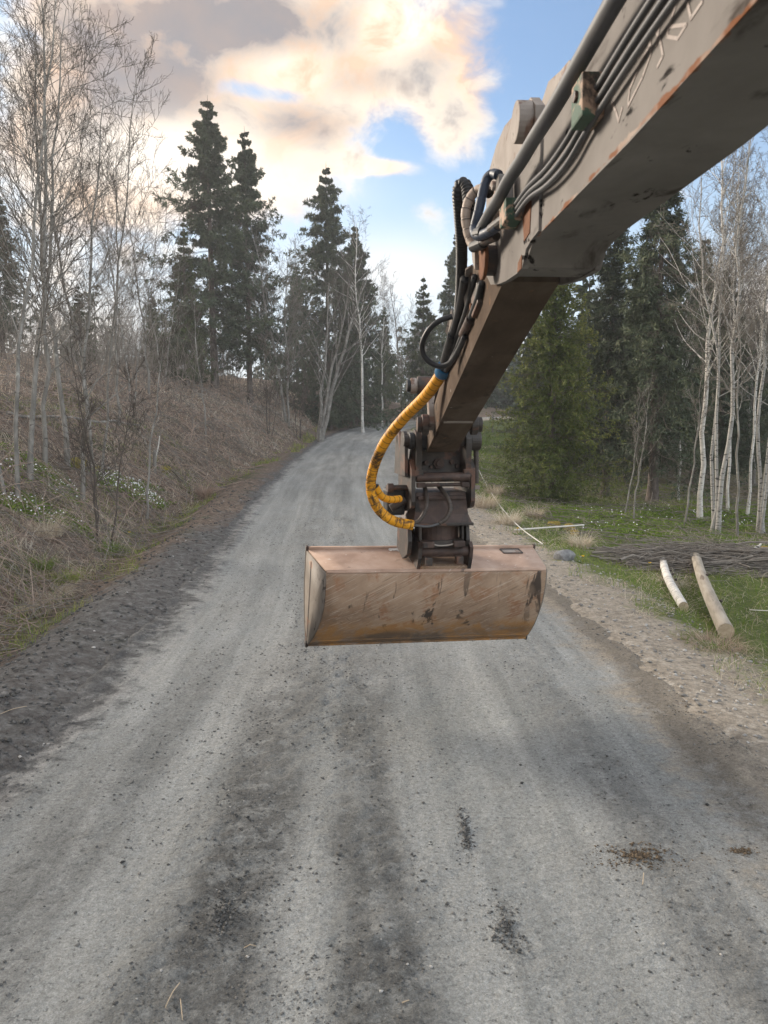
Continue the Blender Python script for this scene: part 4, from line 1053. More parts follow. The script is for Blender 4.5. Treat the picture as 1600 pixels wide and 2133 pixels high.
cb = block('clamp_block', (.553, 1.80, 3.005), (.052, .085, .095), -.05, m_green, boom)
bm = bmesh.new(); bm_cyl(bm, (.520, 1.80, 3.015), (.531, 1.80, 3.015), .014, 6); obj('bolt', bm_mesh('bolt', bm, m_steel, .002), cb)
cb = block('clamp_block', (.545, 2.56, 2.955), (.055, .10, .07), -.1, m_green, boom)
cb2 = block('clamp_block', (.535, 2.62, 3.045), (.05, .06, .085), -.15, m_paint, boom)
bm = bmesh.new(); bm_cyl(bm, (.50, 2.66, 3.07), (.515, 2.66, 3.07), .016, 6); obj('bolt', bm_mesh('bolt', bm, m_pale, .002), cb2)
# pivot at the boom tip
pv = pin('pivot_boss', .535, .865, 2.95, 2.885, .055, m_steel, boom)
pin('pivot_cap', .520, .535, 2.95, 2.885, .072, m_rust, boom); pin('pivot_cap', .865, .885, 2.95, 2.885, .072, m_steel, boom)
prism('lock_tab', [(3.0, 2.86), (3.06, 2.90), (3.1, 2.97), (3.02, 2.96)], .505, .52, m_pale, boom)

# --- stick
SH = .105
stick = prism('stick', [(2.90, 2.80), (3.0, 2.772), (5.38, 2.085), (5.52, 2.055), (5.57, 2.10), (5.55, 2.19), (5.2, 2.33), (4.4, 2.63), (3.6, 2.98), (3.45, 3.10), (3.2, 3.14), (3.0, 3.05), (2.88, 2.93)], AC - SH, AC + SH, m_stick, ARM, .010)
lug = [(3.46, 3.06), (3.44, 3.28), (3.38, 3.345), (3.24, 3.395), (3.08, 3.412), (2.92, 3.392), (2.76, 3.362), (2.66, 3.352), (2.585, 3.30), (2.585, 3.235), (2.66, 3.19), (2.80, 3.10), (2.95, 2.98), (3.2, 2.98)]
prism('cylinder_lug', lug, AC - .075, AC - .045, m_pale, stick, .005)
lug2 = [(s_ - .02, z_ + (.11 if s_ < 3.0 and z_ > 3.2 else .03)) for s_, z_ in lug]
prism('cylinder_lug', lug2, AC + .045, AC + .075, m_pale, stick, .005)
pin('lug_pin', AC - .105, AC + .105, 2.665, 3.275, .048, m_steel, stick); pin('lug_boss', AC - .125, AC - .075, 2.665, 3.275, .066, m_pale, stick)
# stick cylinder rod and bucket cylinder above the arm
bm = bmesh.new(); bm_cyl(bm, (AC, 2.665, 3.275), (AC, 1.6, 3.42), .030, 18); obj('stick_cylinder_rod', bm_mesh('rod', bm, m_pipe), ARM)
bm = bmesh.new(); bm_cyl(bm, (AC, 1.6, 3.42), (AC, -.6, 3.70), .058, 20); obj('stick_cylinder', bm_mesh('barrel', bm, m_paint, .006), ARM)
bm = bmesh.new(); bm_cyl(bm, (AC, 3.35, 3.20), (AC, 4.45, 2.78), .050, 20); obj('bucket_cylinder', bm_mesh('barrel', bm, m_paint, .006), ARM)
bm = bmesh.new(); bm_cyl(bm, (AC, 4.45, 2.78), (AC, 5.2, 2.513), .028, 18); obj('bucket_cylinder_rod', bm_mesh('rod', bm, m_pipe), ARM)
# welded wear plate under the stick end
def on_stick(s_, off): return 2.772 - (s_ - 3.0) * .2887 - off
prism('wear_plate', [(4.72, on_stick(4.72, -.002)), (4.72, on_stick(4.72, .008)), (5.36, on_stick(5.36, .008)), (5.36, on_stick(5.36, -.002))], AC - .088, AC + .088, m_stick, stick, .003)
prism('weld_bead', [(4.705, on_stick(4.705, -.002)), (4.705, on_stick(4.705, .009)), (4.722, on_stick(4.722, .009)), (4.722, on_stick(4.722, -.002))], AC - .086, AC + .092, m_pale, stick, .002)
# --- tipping link
link = empty('tipping_link', (0, 0, 0)); link.parent = ARM
pin('link_pin', .485, .915, 5.08, 2.255, .036, m_steel, link); pin('link_pin', .435, .96, 5.2, 2.513, .036, m_steel, link)
for c0, c1, r_ in ((.484, .515, .052), (.515, .56, .068), (.84, .885, .068), (.885, .915, .05)): pin('collar', c0, c1, 5.08, 2.255, r_, m_steel, link)
for c0, c1, r_, mt in ((.425, .45, .042, m_rubber), (.45, .495, .052, m_pale), (.495, .60, .062, m_steel), (.60, .615, .07, m_pale), (.80, .90, .062, m_steel), (.90, .94, .05, m_steel)): pin('collar', c0, c1, 5.2, 2.513, r_, mt, link)
def bar(name, p, q, c0, c1, wd, mat, parent):
    (s0, z0), (s1, z1) = p, q; d = Vector((s1 - s0, z1 - z0)).normalized(); n_ = Vector((-d.y, d.x)) * wd; e_ = d * wd * .8
    poly = [(s0 - n_.x - e_.x * .4, z0 - n_.y - e_.y * .4), (s0 - e_.x, z0 - e_.y), (s0 + n_.x - e_.x * .4, z0 + n_.y - e_.y * .4), (s1 + n_.x + e_.x * .4, z1 + n_.y + e_.y * .4), (s1 + e_.x, z1 + e_.y), (s1 - n_.x + e_.x * .4, z1 - n_.y + e_.y * .4)]
    return prism(name, poly, c0, c1, mat, parent, .006)
bar('link_arm', (5.08, 2.255), (5.2, 2.513), .562, .596, .052, m_pale, link); bar('link_arm', (5.08, 2.255), (5.2, 2.513), .806, .838, .052, m_steel, link)
bar('bucket_link', (5.2, 2.513), (5.86, 2.16), .62, .66, .045, m_steel, link); bar('bucket_link', (5.2, 2.513), (5.86, 2.16), .74, .78, .045, m_steel, link)

# --- tilt coupler under the stick end (own frame: u right, v away, z up)
CP = empty('tilt_coupler', (AC - .005, 5.66, 0), R(8)); CP.parent = ARM
def cprism(name, poly, u0, u1, mat, bevel=.006, par=None): return prism(name, poly, u0, u1, mat, par or CP, bevel)
def round_ear(v, z, r, v0, v1, zb, n=9):
    pts = [(v0, zb), (v - r, z - .02)]
    pts += [(v - r * math.cos(a), z + r * math.sin(a)) for a in np.linspace(.15, math.pi - .15, n)]
    return pts + [(v + r, z - .02), (v1, zb)]
for u0, u1 in ((-.205, -.165), (.165, .205)):
    cprism('hitch_ear', round_ear(-.10, 2.135, .082, -.165, .14, 1.90), u0, u1, m_steel)
cprism('hitch_ear', round_ear(-.02, 2.13, .075, -.10, .20, 1.88), -.272, -.248, m_steel); cprism('hitch_ear', round_ear(.16, 2.13, .075, .08, .28, 1.88), -.270, -.250, m_steel)
cprism('hitch_ear', round_ear(.18, 2.14, .08, .06, .30, 1.88), .17, .205, m_steel)
pin('hitch_pin', -.285, .285, -.10, 2.135, .040, m_steel, CP)
pin('pin_cap', .207, .285, -.10, 2.135, .074, m_steel, CP); pin('pin_cap', -.245, -.207, -.10, 2.135, .06, m_rubber, CP); pin('pin_collar', -.163, -.118, -.10, 2.135, .07, m_rubber, CP)
pin('hitch_pin', -.27, .22, .18, 2.14, .038, m_steel, CP)
cprism('hitch_plate', [(-.02, 1.86), (.01, 1.86), (.03, 2.06), (.0, 2.06)], -.165, .165, m_steel)
cprism('hitch_floor', [(-.12, 1.862), (.24, 1.862), (.24, 1.90), (-.12, 1.90)], -.163, .163, m_rsteel)
for uu, zz_, r_ in ((0, 1.965, .040), (0, 1.965, .024), (-.095, 1.972, .018), (.10, 1.975, .018), (.14, 1.945, .014), (-.06, 1.94, .012)):
    bm = bmesh.new(); bm_cyl(bm, (uu, -.02, zz_), (uu, -.045 - .012 * (r_ == .024), zz_), r_, 16); obj('bolt', bm_mesh('bolt', bm, m_rsteel, .003), CP)
for uu in (-.185, .185):
    bm = bmesh.new(); bm_box(bm, (uu, -.155, 1.905), (.07, .03, .05)); obj('stop_block', bm_mesh('stop_block', bm, m_steel, .005), CP)
pin('cross_tube', -.20, .20, -.145, 1.872, .033, m_rsteel, CP); pin('cross_rod', -.195, .195, -.15, 1.818, .013, m_rsteel, CP)
for uu in (-.165, .165):
    bm = bmesh.new(); bm_box(bm, (uu, -.152, 1.818), (.062, .036, .036)); obj('rod_block', bm_mesh('rod_block', bm, m_rsteel, .005), CP)
bm = bmesh.new(); bm_box(bm, (0, -.12, 1.722), (.36, .03, .026)); obj('cross_bar', bm_mesh('cross_bar', bm, m_rsteel, .004), CP)
cheek = [(-.10, 2.0), (-.165, 1.935), (-.172, 1.70), (-.15, 1.655), (-.10, 1.64), (.12, 1.60), (.27, 1.66), (.29, 1.92), (.12, 2.0)]
cprism('side_cheek', cheek, -.238, -.208, m_steel); cprism('side_cheek', cheek, .208, .238, m_steel)
bm = bmesh.new()                                          # flared tilt housing
v_ = [bm.verts.new(p) for p in ((-.185, -.10, 1.76), (.185, -.10, 1.76), (.185, .22, 1.76), (-.185, .22, 1.76), (-.20, -.125, 1.60), (.20, -.125, 1.60), (.20, .25, 1.60), (-.20, .25, 1.60), (-.225, -.15, 1.535), (.225, -.15, 1.535), (.225, .27, 1.535), (-.225, .27, 1.535))]
bm.faces.new(v_[:4]); bm.faces.new(v_[8:][::-1])
for q in range(2):
    for k in range(4): bm.faces.new((v_[4 * q + k], v_[4 * q + 4 + k], v_[4 * q + 4 + (k + 1) % 4], v_[4 * q + (k + 1) % 4]))
house = obj('tilt_housing', bm_mesh('tilt_housing', bm, m_rsteel, .01), CP)
bm = bmesh.new(); bm_box(bm, (0, .06, 1.527), (.47, .44, .022)); obj('flange', bm_mesh('flange', bm, m_steel, .006), CP)
bm = bmesh.new(); bm_cyl(bm, (.01, .06, 1.40), (.01, .06, 1.525), .165, 28); obj('rotor', bm_mesh('rotor', bm, m_rsteel, .006), CP)
for uu, w_ in ((-.155, .02), (.165, .016)):
    bm = bmesh.new(); bm_box(bm, (uu, -.09, 1.462), (w_, .05, .11)); obj('rotor_bracket', bm_mesh('rotor_bracket', bm, m_steel, .004), CP)
# lower quick hitch
cprism('lower_hitch', [(-.13, 1.405), (.24, 1.405), (.26, 1.30), (.2, 1.26), (-.02, 1.30), (-.13, 1.36)], -.158, .168, m_steel)
lowc = [(-.08, 1.50), (.02, 1.53), (.27, 1.50), (.30, 1.30), (.1, 1.24), (-.06, 1.30), (-.10, 1.40)]
cprism('hitch_cheek', lowc, -.245, -.215, m_steel); cprism('hitch_cheek', lowc, .20, .225, m_steel)
for uu in (-.108, .125):
    bm = bmesh.new(); bm_box(bm, (uu, -.155, 1.383), (.086, .045, .045)); obj('latch', bm_mesh('latch', bm, m_rsteel, .006), CP)
    bm = bmesh.new(); bm_box(bm, (uu, -.16, 1.262), (.052, .06, .06)); obj('latch_foot', bm_mesh('latch_foot', bm, m_steel, .006), CP)
tube('latch_wire', [(-.07, -.158, 1.384), (-.03, -.162, 1.375), (.03, -.162, 1.375), (.085, -.158, 1.384)], .006, m_pale, n=8, parent=CP)
# left-hand fittings where the hoses enter
bm = bmesh.new(); bm_box(bm, (-.30, .02, 1.79), (.17, .035, .035)); obj('hose_bracket', bm_mesh('hose_bracket', bm, m_steel, .005), CP)
pin('fitting', -.385, -.34, -.02, 1.79, .034, m_rsteel, CP); pin('fitting', -.34, -.22, -.02, 1.79, .018, m_steel, CP)
bm = bmesh.new(); bm_box(bm, (-.31, .10, 1.68), (.14, .16, .20)); obj('tilt_motor', bm_mesh('tilt_motor', bm, m_rubber, .02), CP)
bm = bmesh.new(); bm_cyl(bm, (-.36, -.02, 1.64), (-.25, -.02, 1.70), .030, 18); obj('fitting', bm_mesh('fitting', bm, m_steel, .004), CP)
# right-hand thin hose with its elbow
tube('guard_hose', [(.262, -.10, 2.08), (.265, -.10, 1.95), (.268, -.10, 1.82)], .020, m_wrapd, n=14, step=.004, radf=saw(.03), parent=CP)
bm = bmesh.new(); bm_box(bm, (.25, -.10, 1.79), (.085, .035, .03)); obj('elbow_fitting', bm_mesh('elbow_fitting', bm, m_pale, .006), CP)

# --- hoses
HO = empty('hoses', (0, 0, 0)); HO.parent = ARM
tube('yellow_hose', [(.578, 4.45, 2.568), (.527, 4.6, 2.476), (.485, 4.75, 2.411), (.383, 4.95, 2.294), (.286, 5.1, 2.158), (.224, 5.2, 2.026), (.187, 5.28, 1.873), (.198, 5.3, 1.755), (.252, 5.32, 1.651), (.354, 5.34, 1.577), (.485, 5.36, 1.546)], .036, m_wrapy, n=18, step=.004, radf=saw(.052, .045), parent=HO)
tube('yellow_hose', [(.217, 5.29, 1.83), (.262, 5.33, 1.756), (.321, 5.38, 1.727), (.40, 5.46, 1.723)], .026, m_wrapy, n=16, step=.004, radf=saw(.052, .045), parent=HO)
tube('guard_hose', [(.592, 5.62, 1.81), (.595, 5.46, 1.70), (.570, 5.42, 1.622), (.53, 5.40, 1.57), (.47, 5.385, 1.546)], .0165, m_wrapd, n=14, step=.004, radf=saw(.03), parent=HO)
tube('guard_hose', [(.69, 5.62, 1.81), (.742, 5.46, 1.73), (.758, 5.42, 1.655), (.728, 5.40, 1.589), (.675, 5.39, 1.552)], .0165, m_wrapd, n=14, step=.004, radf=saw(.03), parent=HO)
tube('bare_hose', [(.675, 5.39, 1.552), (.62, 5.385, 1.535), (.56, 5.385, 1.533), (.48, 5.385, 1.546)], .009, m_pipe, n=10, parent=HO)
tube('hose_loop', [(.56, 4.0, 2.815), (.488, 4.02, 2.79), (.437, 4.05, 2.74), (.415, 4.1, 2.671), (.438, 4.1, 2.607), (.504, 4.08, 2.568), (.552, 4.0, 2.583), (.571, 3.85, 2.631), (.578, 3.7, 2.681)], .0145, m_rubber, n=14, parent=HO)
tube('ribbed_hose', [(.563, 3.80, 2.80), (.542, 3.6, 2.89), (.506, 3.35, 3.008), (.474, 3.2, 3.107), (.455, 3.12, 3.177), (.465, 3.1, 3.203), (.483, 3.08, 3.181), (.489, 3.05, 3.105), (.498, 3.02, 3.027), (.52, 2.95, 2.97)], .025, m_rubber, n=16, step=.0025, radf=ribs(.015), parent=HO)
tube('beige_hose', [(.545, 2.93, 3.12), (.529, 2.95, 3.14), (.506, 2.98, 3.146), (.48, 3.0, 3.118), (.466, 3.0, 3.066), (.474, 3.0, 3.005), (.49, 2.98, 2.951), (.509, 2.92, 2.932)], .0185, m_wrapb, n=16, step=.003, radf=saw(.038, .09), parent=HO)
tube('blue_hose', [(.562, 2.86, 3.165), (.550, 2.9, 3.181), (.532, 2.92, 3.17), (.517, 2.92, 3.123), (.5, 2.92, 3.046), (.487, 2.92, 2.99), (.489, 2.85, 2.952), (.509, 2.75, 2.942), (.525, 2.66, 2.944)], .0185, m_brubber, n=16, step=.004, radf=saw(.05, .06), parent=HO)
for pts, r_ in (([(.492, 2.97, 2.938), (.512, 2.86, 2.931)], .021), ([(.508, 2.86, 2.932), (.535, 2.74, 2.926)], .016), ([(.49, 2.86, 2.962), (.50, 2.80, 2.952)], .023), ([(.512, 2.72, 2.944), (.535, 2.60, 2.95)], .018)):
    bm = bmesh.new(); bm_cyl(bm, pts[0], pts[1], r_, 14); obj('hose_fitting', bm_mesh('hose_fitting', bm, m_rubber if r_ > .02 else m_steel, .003), HO)
for pts, r_, mt in (([(.53, 3.42, 2.90), (.537, 3.5, 2.874), (.556, 3.75, 2.803), (.560, 4.0, 2.716), (.560, 4.25, 2.626), (.572, 4.50, 2.54)], .019, m_rubber),
                    ([(.565, 3.36, 2.90), (.570, 3.45, 2.866), (.574, 3.65, 2.79), (.580, 3.95, 2.711), (.575, 4.2, 2.622), (.575, 4.47, 2.555)], .013, m_rubber),
                    ([(.582, 3.28, 2.86), (.580, 3.35, 2.81), (.583, 3.6, 2.74), (.584, 3.8, 2.696), (.580, 4.05, 2.623), (.580, 4.42, 2.56)], .016, m_rubber),
                    ([(.545, 3.5, 2.90), (.548, 3.8, 2.79), (.545, 4.1, 2.69), (.56, 4.45, 2.575)], .004, m_white_p)):
    tube('stick_hose', pts, r_, mt, n=12, parent=HO)
bm = bmesh.new(); bm_cyl(bm, (.583, 3.55, 2.748), (.584, 3.78, 2.70), .024, 16); obj('hose_sleeve', bm_mesh('hose_sleeve', bm, m_rsteel, .004), HO)
bm = bmesh.new(); bm_cyl(bm, (.560, 3.98, 2.722), (.563, 4.30, 2.605), .027, 16); obj('hose_sleeve', bm_mesh('hose_sleeve', bm, m_rubber, .004), HO)
bm = bmesh.new(); bm_cyl(bm, (.575, 4.40, 2.585), (.570, 4.47, 2.555), .046, 20); obj('blue_clip', bm_mesh('blue_clip', bm, m_blue, .006), HO)
def quad_plate(name, pts, th, mat, parent):
    bm = bmesh.new(); P = [Vector(p) for p in pts]; n_ = (P[1] - P[0]).cross(P[2] - P[0]).normalized() * th
    a = [bm.verts.new(p) for p in P]; b2 = [bm.verts.new(p + n_) for p in P]; k = len(P)
    bm.faces.new(a); bm.faces.new(b2[::-1])
    for q in range(k): bm.faces.new((a[q], b2[q], b2[(q + 1) % k], a[(q + 1) % k]))
    return obj(name, bm_mesh(name, bm, mat, .002), parent)
quad_plate('hose_guard_plate', [(.528, 3.38, 2.93), (.556, 3.36, 2.945), (.575, 3.45, 2.87), (.594, 3.56, 2.79), (.588, 3.70, 2.745), (.550, 3.56, 2.835)], .010, m_pale, HO)
quad_plate('hose_guard_plate', [(.553, 4.0, 2.85), (.561, 4.0, 2.80), (.550, 4.1, 2.726), (.537, 4.1, 2.75)], .008, m_pale, HO)
bm = bmesh.new(); bm_box(bm, (.588, 3.42, 2.81), (.03, .16, .10), Matrix.Rotation(-.3, 3, 'X')); hb = obj('hose_clamp', bm_mesh('hose_clamp', bm, m_steel, .008), HO)
pin('bolt', .565, .573, 3.48, 2.79, .016, m_rust, hb, 8, .002)

# ------------------------------------------------------------------ ditching bucket hung in the coupler
m_bucket, t, b = mat_new('worn_bucket_steel')
oc = t.new('ShaderNodeTexCoord').outputs['Object']
sx = t.new('ShaderNodeSeparateXYZ'); t.put(sx.inputs[0], oc)
n1_ = t.noise(oc, 2.2, 6, .62, .6); n2_ = t.noise(oc, 5, 6, .65, .8, stretch=(1, 1, 1)); n3_ = t.noise(oc, 30, 5, .7)
rotm = t.new('ShaderNodeMapping'); t.put(rotm.inputs[0], oc); rotm.inputs[2].default_value = (0, R(28), 0)
scr = t.noise(rotm.outputs[0], 9, 5, .7, .2, stretch=(.35, 1, 6)); scr2 = t.noise(rotm.outputs[0], 34, 4, .65, .0, stretch=(.10, 1, 3.5))
c = t.ramp(n1_, [(.28, (.14, .093, .062)), (.43, (.245, .165, .11)), (.58, (.335, .235, .162)), (.75, (.42, .315, .23))])
c = t.mix(t.mapr(n2_, .50, .66, 0, .75, True), c, (.25, .115, .055))
c = t.mix(t.mapr(scr, .56, .68, 0, .55, True), c, (.10, .066, .046))
c = t.mix(t.mapr(scr2, .57, .64, 0, .75, True), c, (.46, .37, .30))
drip = t.noise(oc, 7, 4, .6, .5, stretch=(1, 1, .22))
c = t.mix(t.math('MULTIPLY', t.mapr(drip, .60, .66, 0, 1, True), t.mapr(t.noise(oc, 1.7, 3), .42, .55, 0, .95)), c, (.035, .025, .02))
low = t.math('MULTIPLY', t.mapr(sx.outputs[2], -.38, -.55, 0, 1, True), t.mapr(n2_, .38, .55, 0, 1, True))     # ochre mud scoured along the lower curve
c = t.mix(t.math('MULTIPLY', low, .75), c, (.36, .175, .04))
c = t.mix(t.math('MULTIPLY', t.mapr(sx.outputs[2], -.50, -.62, 0, 1, True), t.mapr(n1_, .45, .6, 0, .8)), c, (.06, .05, .042))
c = t.mix(t.mapr(n3_, .62, .72, 0, .35), c, (.40, .34, .30))
t.put(b.inputs['Base Color'], c); b.inputs['Roughness'].default_value = .62; b.inputs['Specular IOR Level'].default_value = .4
bump(t, b, t.math('ADD', t.math('MULTIPLY', scr, .6), n3_), .25, .004)
m_btop = mat_noise('dusty_bucket_top', [(.28, (.27, .178, .13)), (.5, (.39, .272, .208)), (.72, (.48, .36, .29))], 4, rough=.75, bmp=.3, spots=[((.16, .12, .10), 9, .62, .72, None), ((.50, .42, .36), 20, .64, .72, None)])
m_bside = mat_noise('grey_bucket_side', [(.3, (.13, .112, .095)), (.55, (.19, .168, .145)), (.8, (.25, .225, .20))], 4, rough=.7, bmp=.3, spots=[((.05, .042, .036), 9, .60, .68, (1, 1, .5)), ((.24, .14, .09), 5, .62, .72, None)])
BK = empty('ditching_bucket', (.414, 5.6, 1.174), 0, label='wide brown steel ditching bucket hanging in the coupler over the road', cat='bucket')
BK.rotation_mode = 'YXZ'; BK.rotation_euler = (R(11.1), R(1.8), R(12.4))
W0, W1, DP = .849, .931, .45
def bw_(y): return W0 + (W1 - W0) * min(max(y, 0), .5) / DP
prof = [(0, -.004), (-.012, -.08), (-.014, -.16), (-.004, -.25), (.027, -.34), (.067, -.42), (.113, -.50), (.165, -.57), (.226, -.645), (.314, -.734)]
pp = smooth_path([(0, y_, z_) for y_, z_ in prof], 3)
def sheet_x(name, pts, nx, mat, parent, th, inset=0.0):
    """plate swept across the bucket's width, width growing towards the mouth"""
    V = np.array([[(-1 + 2 * i / (nx - 1)) * (bw_(y_) - inset), y_, z_] for y_, z_ in pts for i in range(nx)])
    k = len(pts); i, j = np.meshgrid(np.arange(k - 1), np.arange(nx - 1), indexing='ij')
    F = np.stack([i * nx + j, i * nx + j + 1, (i + 1) * nx + j + 1, (i + 1) * nx + j], -1).reshape(-1, 4)
    o = obj(name, mesh_np(name, V, [F], mat, smooth=False), parent)
    md = o.modifiers.new('thickness', 'SOLIDIFY'); md.thickness = th; md.offset = 0
    return o
shell = sheet_x('shell', [(p[1], p[2]) for p in pp], 24, m_bucket, BK, .014)
shell.data.polygons.foreach_set('use_smooth', np.ones(len(shell.data.polygons), bool))
top = sheet_x('top_plate', [(.0, .004), (.02, .006), (.43, .004), (DP, .0)], 12, m_btop, BK, .014)
tube('front_weld', [(-W0 + .005, -.003, -.001), (W0 - .005, -.003, -.001)], .010, m_btop, n=10, step=.05, parent=shell)
sheet_x('cutting_edge', [(.298, -.730), (.345, -.752), (.40, -.776)], 6, m_bucket, BK, .026)
sheet_x('edge_crease', [(.236, -.660), (.248, -.674), (.262, -.690)], 12, m_bucket, shell, .010, .002)
sheet_x('top_lip', [(DP - .012, .012), (DP + .012, .012)], 6, m_btop, BK, .030)
for sg in (-1, 1):
    poly = [(p[1], p[2]) for p in pp] + [(.40, -.60), (DP, -.30), (DP, 0)]
    V = np.array([[sg * (bw_(y_) + .004), y_, z_] for y_, z_ in poly] + [[sg * (bw_(.2) + .004), .2, -.3]])
    n_ = len(poly); F = np.array([[q, (q + 1) % n_, n_] for q in range(n_)])
    sp_ = obj('side_plate', mesh_np('side_plate', V, [F], m_bside), BK)
    md = sp_.modifiers.new('thickness', 'SOLIDIFY'); md.thickness = .016; md.offset = 0
    tube('side_cutter', [(sg * (W1 + .004), DP, .03), (sg * (W1 + .004), DP, -.12), (sg * (W1 + .004), DP, -.30), (sg * (bw_(.40) + .004), .40, -.60), (sg * (bw_(.34) + .004), .345, -.74)], .012, m_bside, n=8, step=.03, parent=BK)
    bm = bmesh.new(); bm_box(bm, (sg * (W1 + .002), DP + .005, -.005), (.022, .04, .08)); obj('corner_lug', bm_mesh('corner_lug', bm, m_rsteel, .01), BK)
    bm = bmesh.new(); bm_box(bm, (sg * (W1 - .01), .36, -.745), (.024, .08, .05)); obj('corner_tooth', bm_mesh('corner_tooth', bm, m_steel, .012), BK)
    sv = obj('side_seam', mesh_np('side_seam', np.array([[sg * (bw_(y_) + .0135), y_, z_] for y_, z_ in ((.30, -.04), (.318, -.04), (.335, -.68), (.317, -.68))]), [np.array([[0, 1, 2, 3]])], m_steel), sp_)
ear = [(.004, .008), (-.012, .10), (-.004, .185), (.04, .215), (.10, .20), (.20, .215), (.33, .26), (.43, .255), (.455, .01)]
eye = .045
for u0 in (-.165, .228):
    prism('mounting_ear', ear, u0 - .013, u0 + .013, m_rsteel if u0 > 0 else m_steel, BK, .005)
bm = bmesh.new(); bm_cyl(bm, (-.15, .045, .135), (.214, .045, .135), .040, 24); obj('mounting_pin', bm_mesh('mounting_pin', bm, m_rsteel, .004), BK)
bm = bmesh.new(); bm_cyl(bm, (-.15, .36, .16), (.214, .36, .16), .040, 24); obj('mounting_pin', bm_mesh('mounting_pin', bm, m_rsteel, .004), BK)
bm = bmesh.new(); bm_box(bm, (.032, .03, .022), (.365, .05, .022)); obj('mounting_sill', bm_mesh('mounting_sill', bm, m_bucket, .004), BK)
for (u_, v2, a_, b2) in ((.70, .31, .16, .008), (.70, .40, .16, .008), (.62, .355, .008, .09), (.78, .355, .008, .09)):
    bm = bmesh.new(); bm_box(bm, (u_, v2, .0155), (a_, b2, .009)); obj('rating_frame', bm_mesh('rating_frame', bm, m_steel), top)
bm = bmesh.new(); bm_box(bm, (.70, .355, .0125), (.15, .08, .004)); obj('rating_plate', bm_mesh('rating_plate', bm, m_pale), top)
rr = random.Random(9); fb = bmesh.new()
for k in range(16):
    bmesh.ops.create_circle(fb, cap_ends=True, segments=7, radius=.008 + .016 * rr.random(), matrix=Matrix.Translation((-.25 + rr.gauss(0, .022), .40 + rr.gauss(0, .022), .0125 + .0004 * k)))
obj('paint_fleck', bm_mesh('paint_fleck', fb, m_white_p), top)

# ------------------------------------------------------------------ smaller things along the road
# brush pile on the right: the larger branches one by one, the fine twigs as one mass
rng = np.random.default_rng(201)
bx, by = on_ray(1490, 1150, -.05)
BP = empty('brush_pile', (bx, by, gz(bx, by)), 0, label='long grey pile of cut branches beyond the two logs', cat='brush pile')
bmesh_list = []
for q in range(12):
    K = 8; L = 1.5 + 1.2 * rng.random(); s_ = np.linspace(-.5, .5, K); P = np.zeros((1, K, 3))
    P[0, :, 0] = L * s_; P[0, :, 1:] = np.cumsum(rng.normal(size=(K, 2)) * .035, 0); P[0, :, 2] *= .6
    Rr = np.linspace(.016 + .008 * rng.random(), .005, K)[None]
    P2, R2, L2 = spawn(P, Rr, 5, .3, .95, .55, .5, 0, rng, 4, .08, .6, .004, .4, .3)
    V, F, T = join([(*tubes(P, Rr, 6), 0.), (*tubes(P2, R2, 4), 0.)])
    bmesh_list.append(mesh_np('branch', V, F, m_twigl, smooth=True))
for q in range(120):
    u = max(-1.0, rng.normal() * .95); v = rng.normal() * .42; hgt = .34 * math.exp(-(v / .55) ** 2) * math.exp(-(u / 2.4) ** 2)
    o = obj('branch', bmesh_list[q % 12], BP)
    X_, Y_ = bx + u, by + v
    o.location = (u, v, gz(X_, Y_) - gz(bx, by) + .03 + hgt * rng.random())
    o.rotation_euler = (rng.random() * 6.28, rng.normal() * .07, rng.normal() * .20 + (3.14 if rng.random() < .5 else 0))
    s_ = .75 + .4 * rng.random(); o.scale = (s_, s_, s_)
N = 1000
u = np.maximum(rng.normal(size=N) * 1.1, -1.4 - .3 * rng.random(N)); v = rng.normal(size=N) * .5; hd = rng.normal(size=N) * .45; L = .5 + .9 * rng.random(N); K = 4; s_ = np.linspace(-.5, .5, K)
P = np.zeros((N, K, 3)); P[:, :, 0] = u[:, None] + np.cos(hd)[:, None] * L[:, None] * s_; P[:, :, 1] = v[:, None] + np.sin(hd)[:, None] * L[:, None] * s_
P[:, :, 2] = (ground_h(bx + u, by + v) - gz(bx, by) + .03 + .34 * np.exp(-(v / .6) ** 2) * np.exp(-(u / 2.6) ** 2) * rng.random(N))[:, None] + rng.normal(size=(N, K)) * .03
V, F = tubes(P, np.full((N, K), .0055) * (.6 + .8 * rng.random((N, 1))), 3)
tag(obj('twigs', mesh_np('twigs', V, [F], m_twigl), BP), kind='stuff')
# pale branch sticking out of the pile at the right edge
def stick_thing(name, p, q, r0, r1, mat, label, cat, n=10, wob=.0, sd=1, group=None):
    rg = np.random.default_rng(sd); K = 9; s_ = np.linspace(0, 1, K)[:, None]
    pts = np.array(p) * (1 - s_) + np.array(q) * s_; pts[1:-1] += rg.normal(size=(K - 2, 3)) * wob
    base = Vector(p)
    o = tube(name, [tuple(a - np.array(p)) for a in pts], r0, mat, n=n, step=.05, radf=lambda s: 1 + (r1 / r0 - 1) * s / max(s[-1], .01))
    o.location = base
    return tag(o, label, cat, group)
x0, y0 = on_ray(1525, 1172, -.15); x1, y1 = on_ray(1592, 1125, .15)
stick_thing('pale_branch', (x0, y0, gz(x0, y0) + .05), (x1 + .1, y1 + .3, gz(x1, y1) + .42), .03, .018, m_birch, 'pale peeled branch poking out of the brush pile by the right edge', 'branch', wob=.03, sd=3)
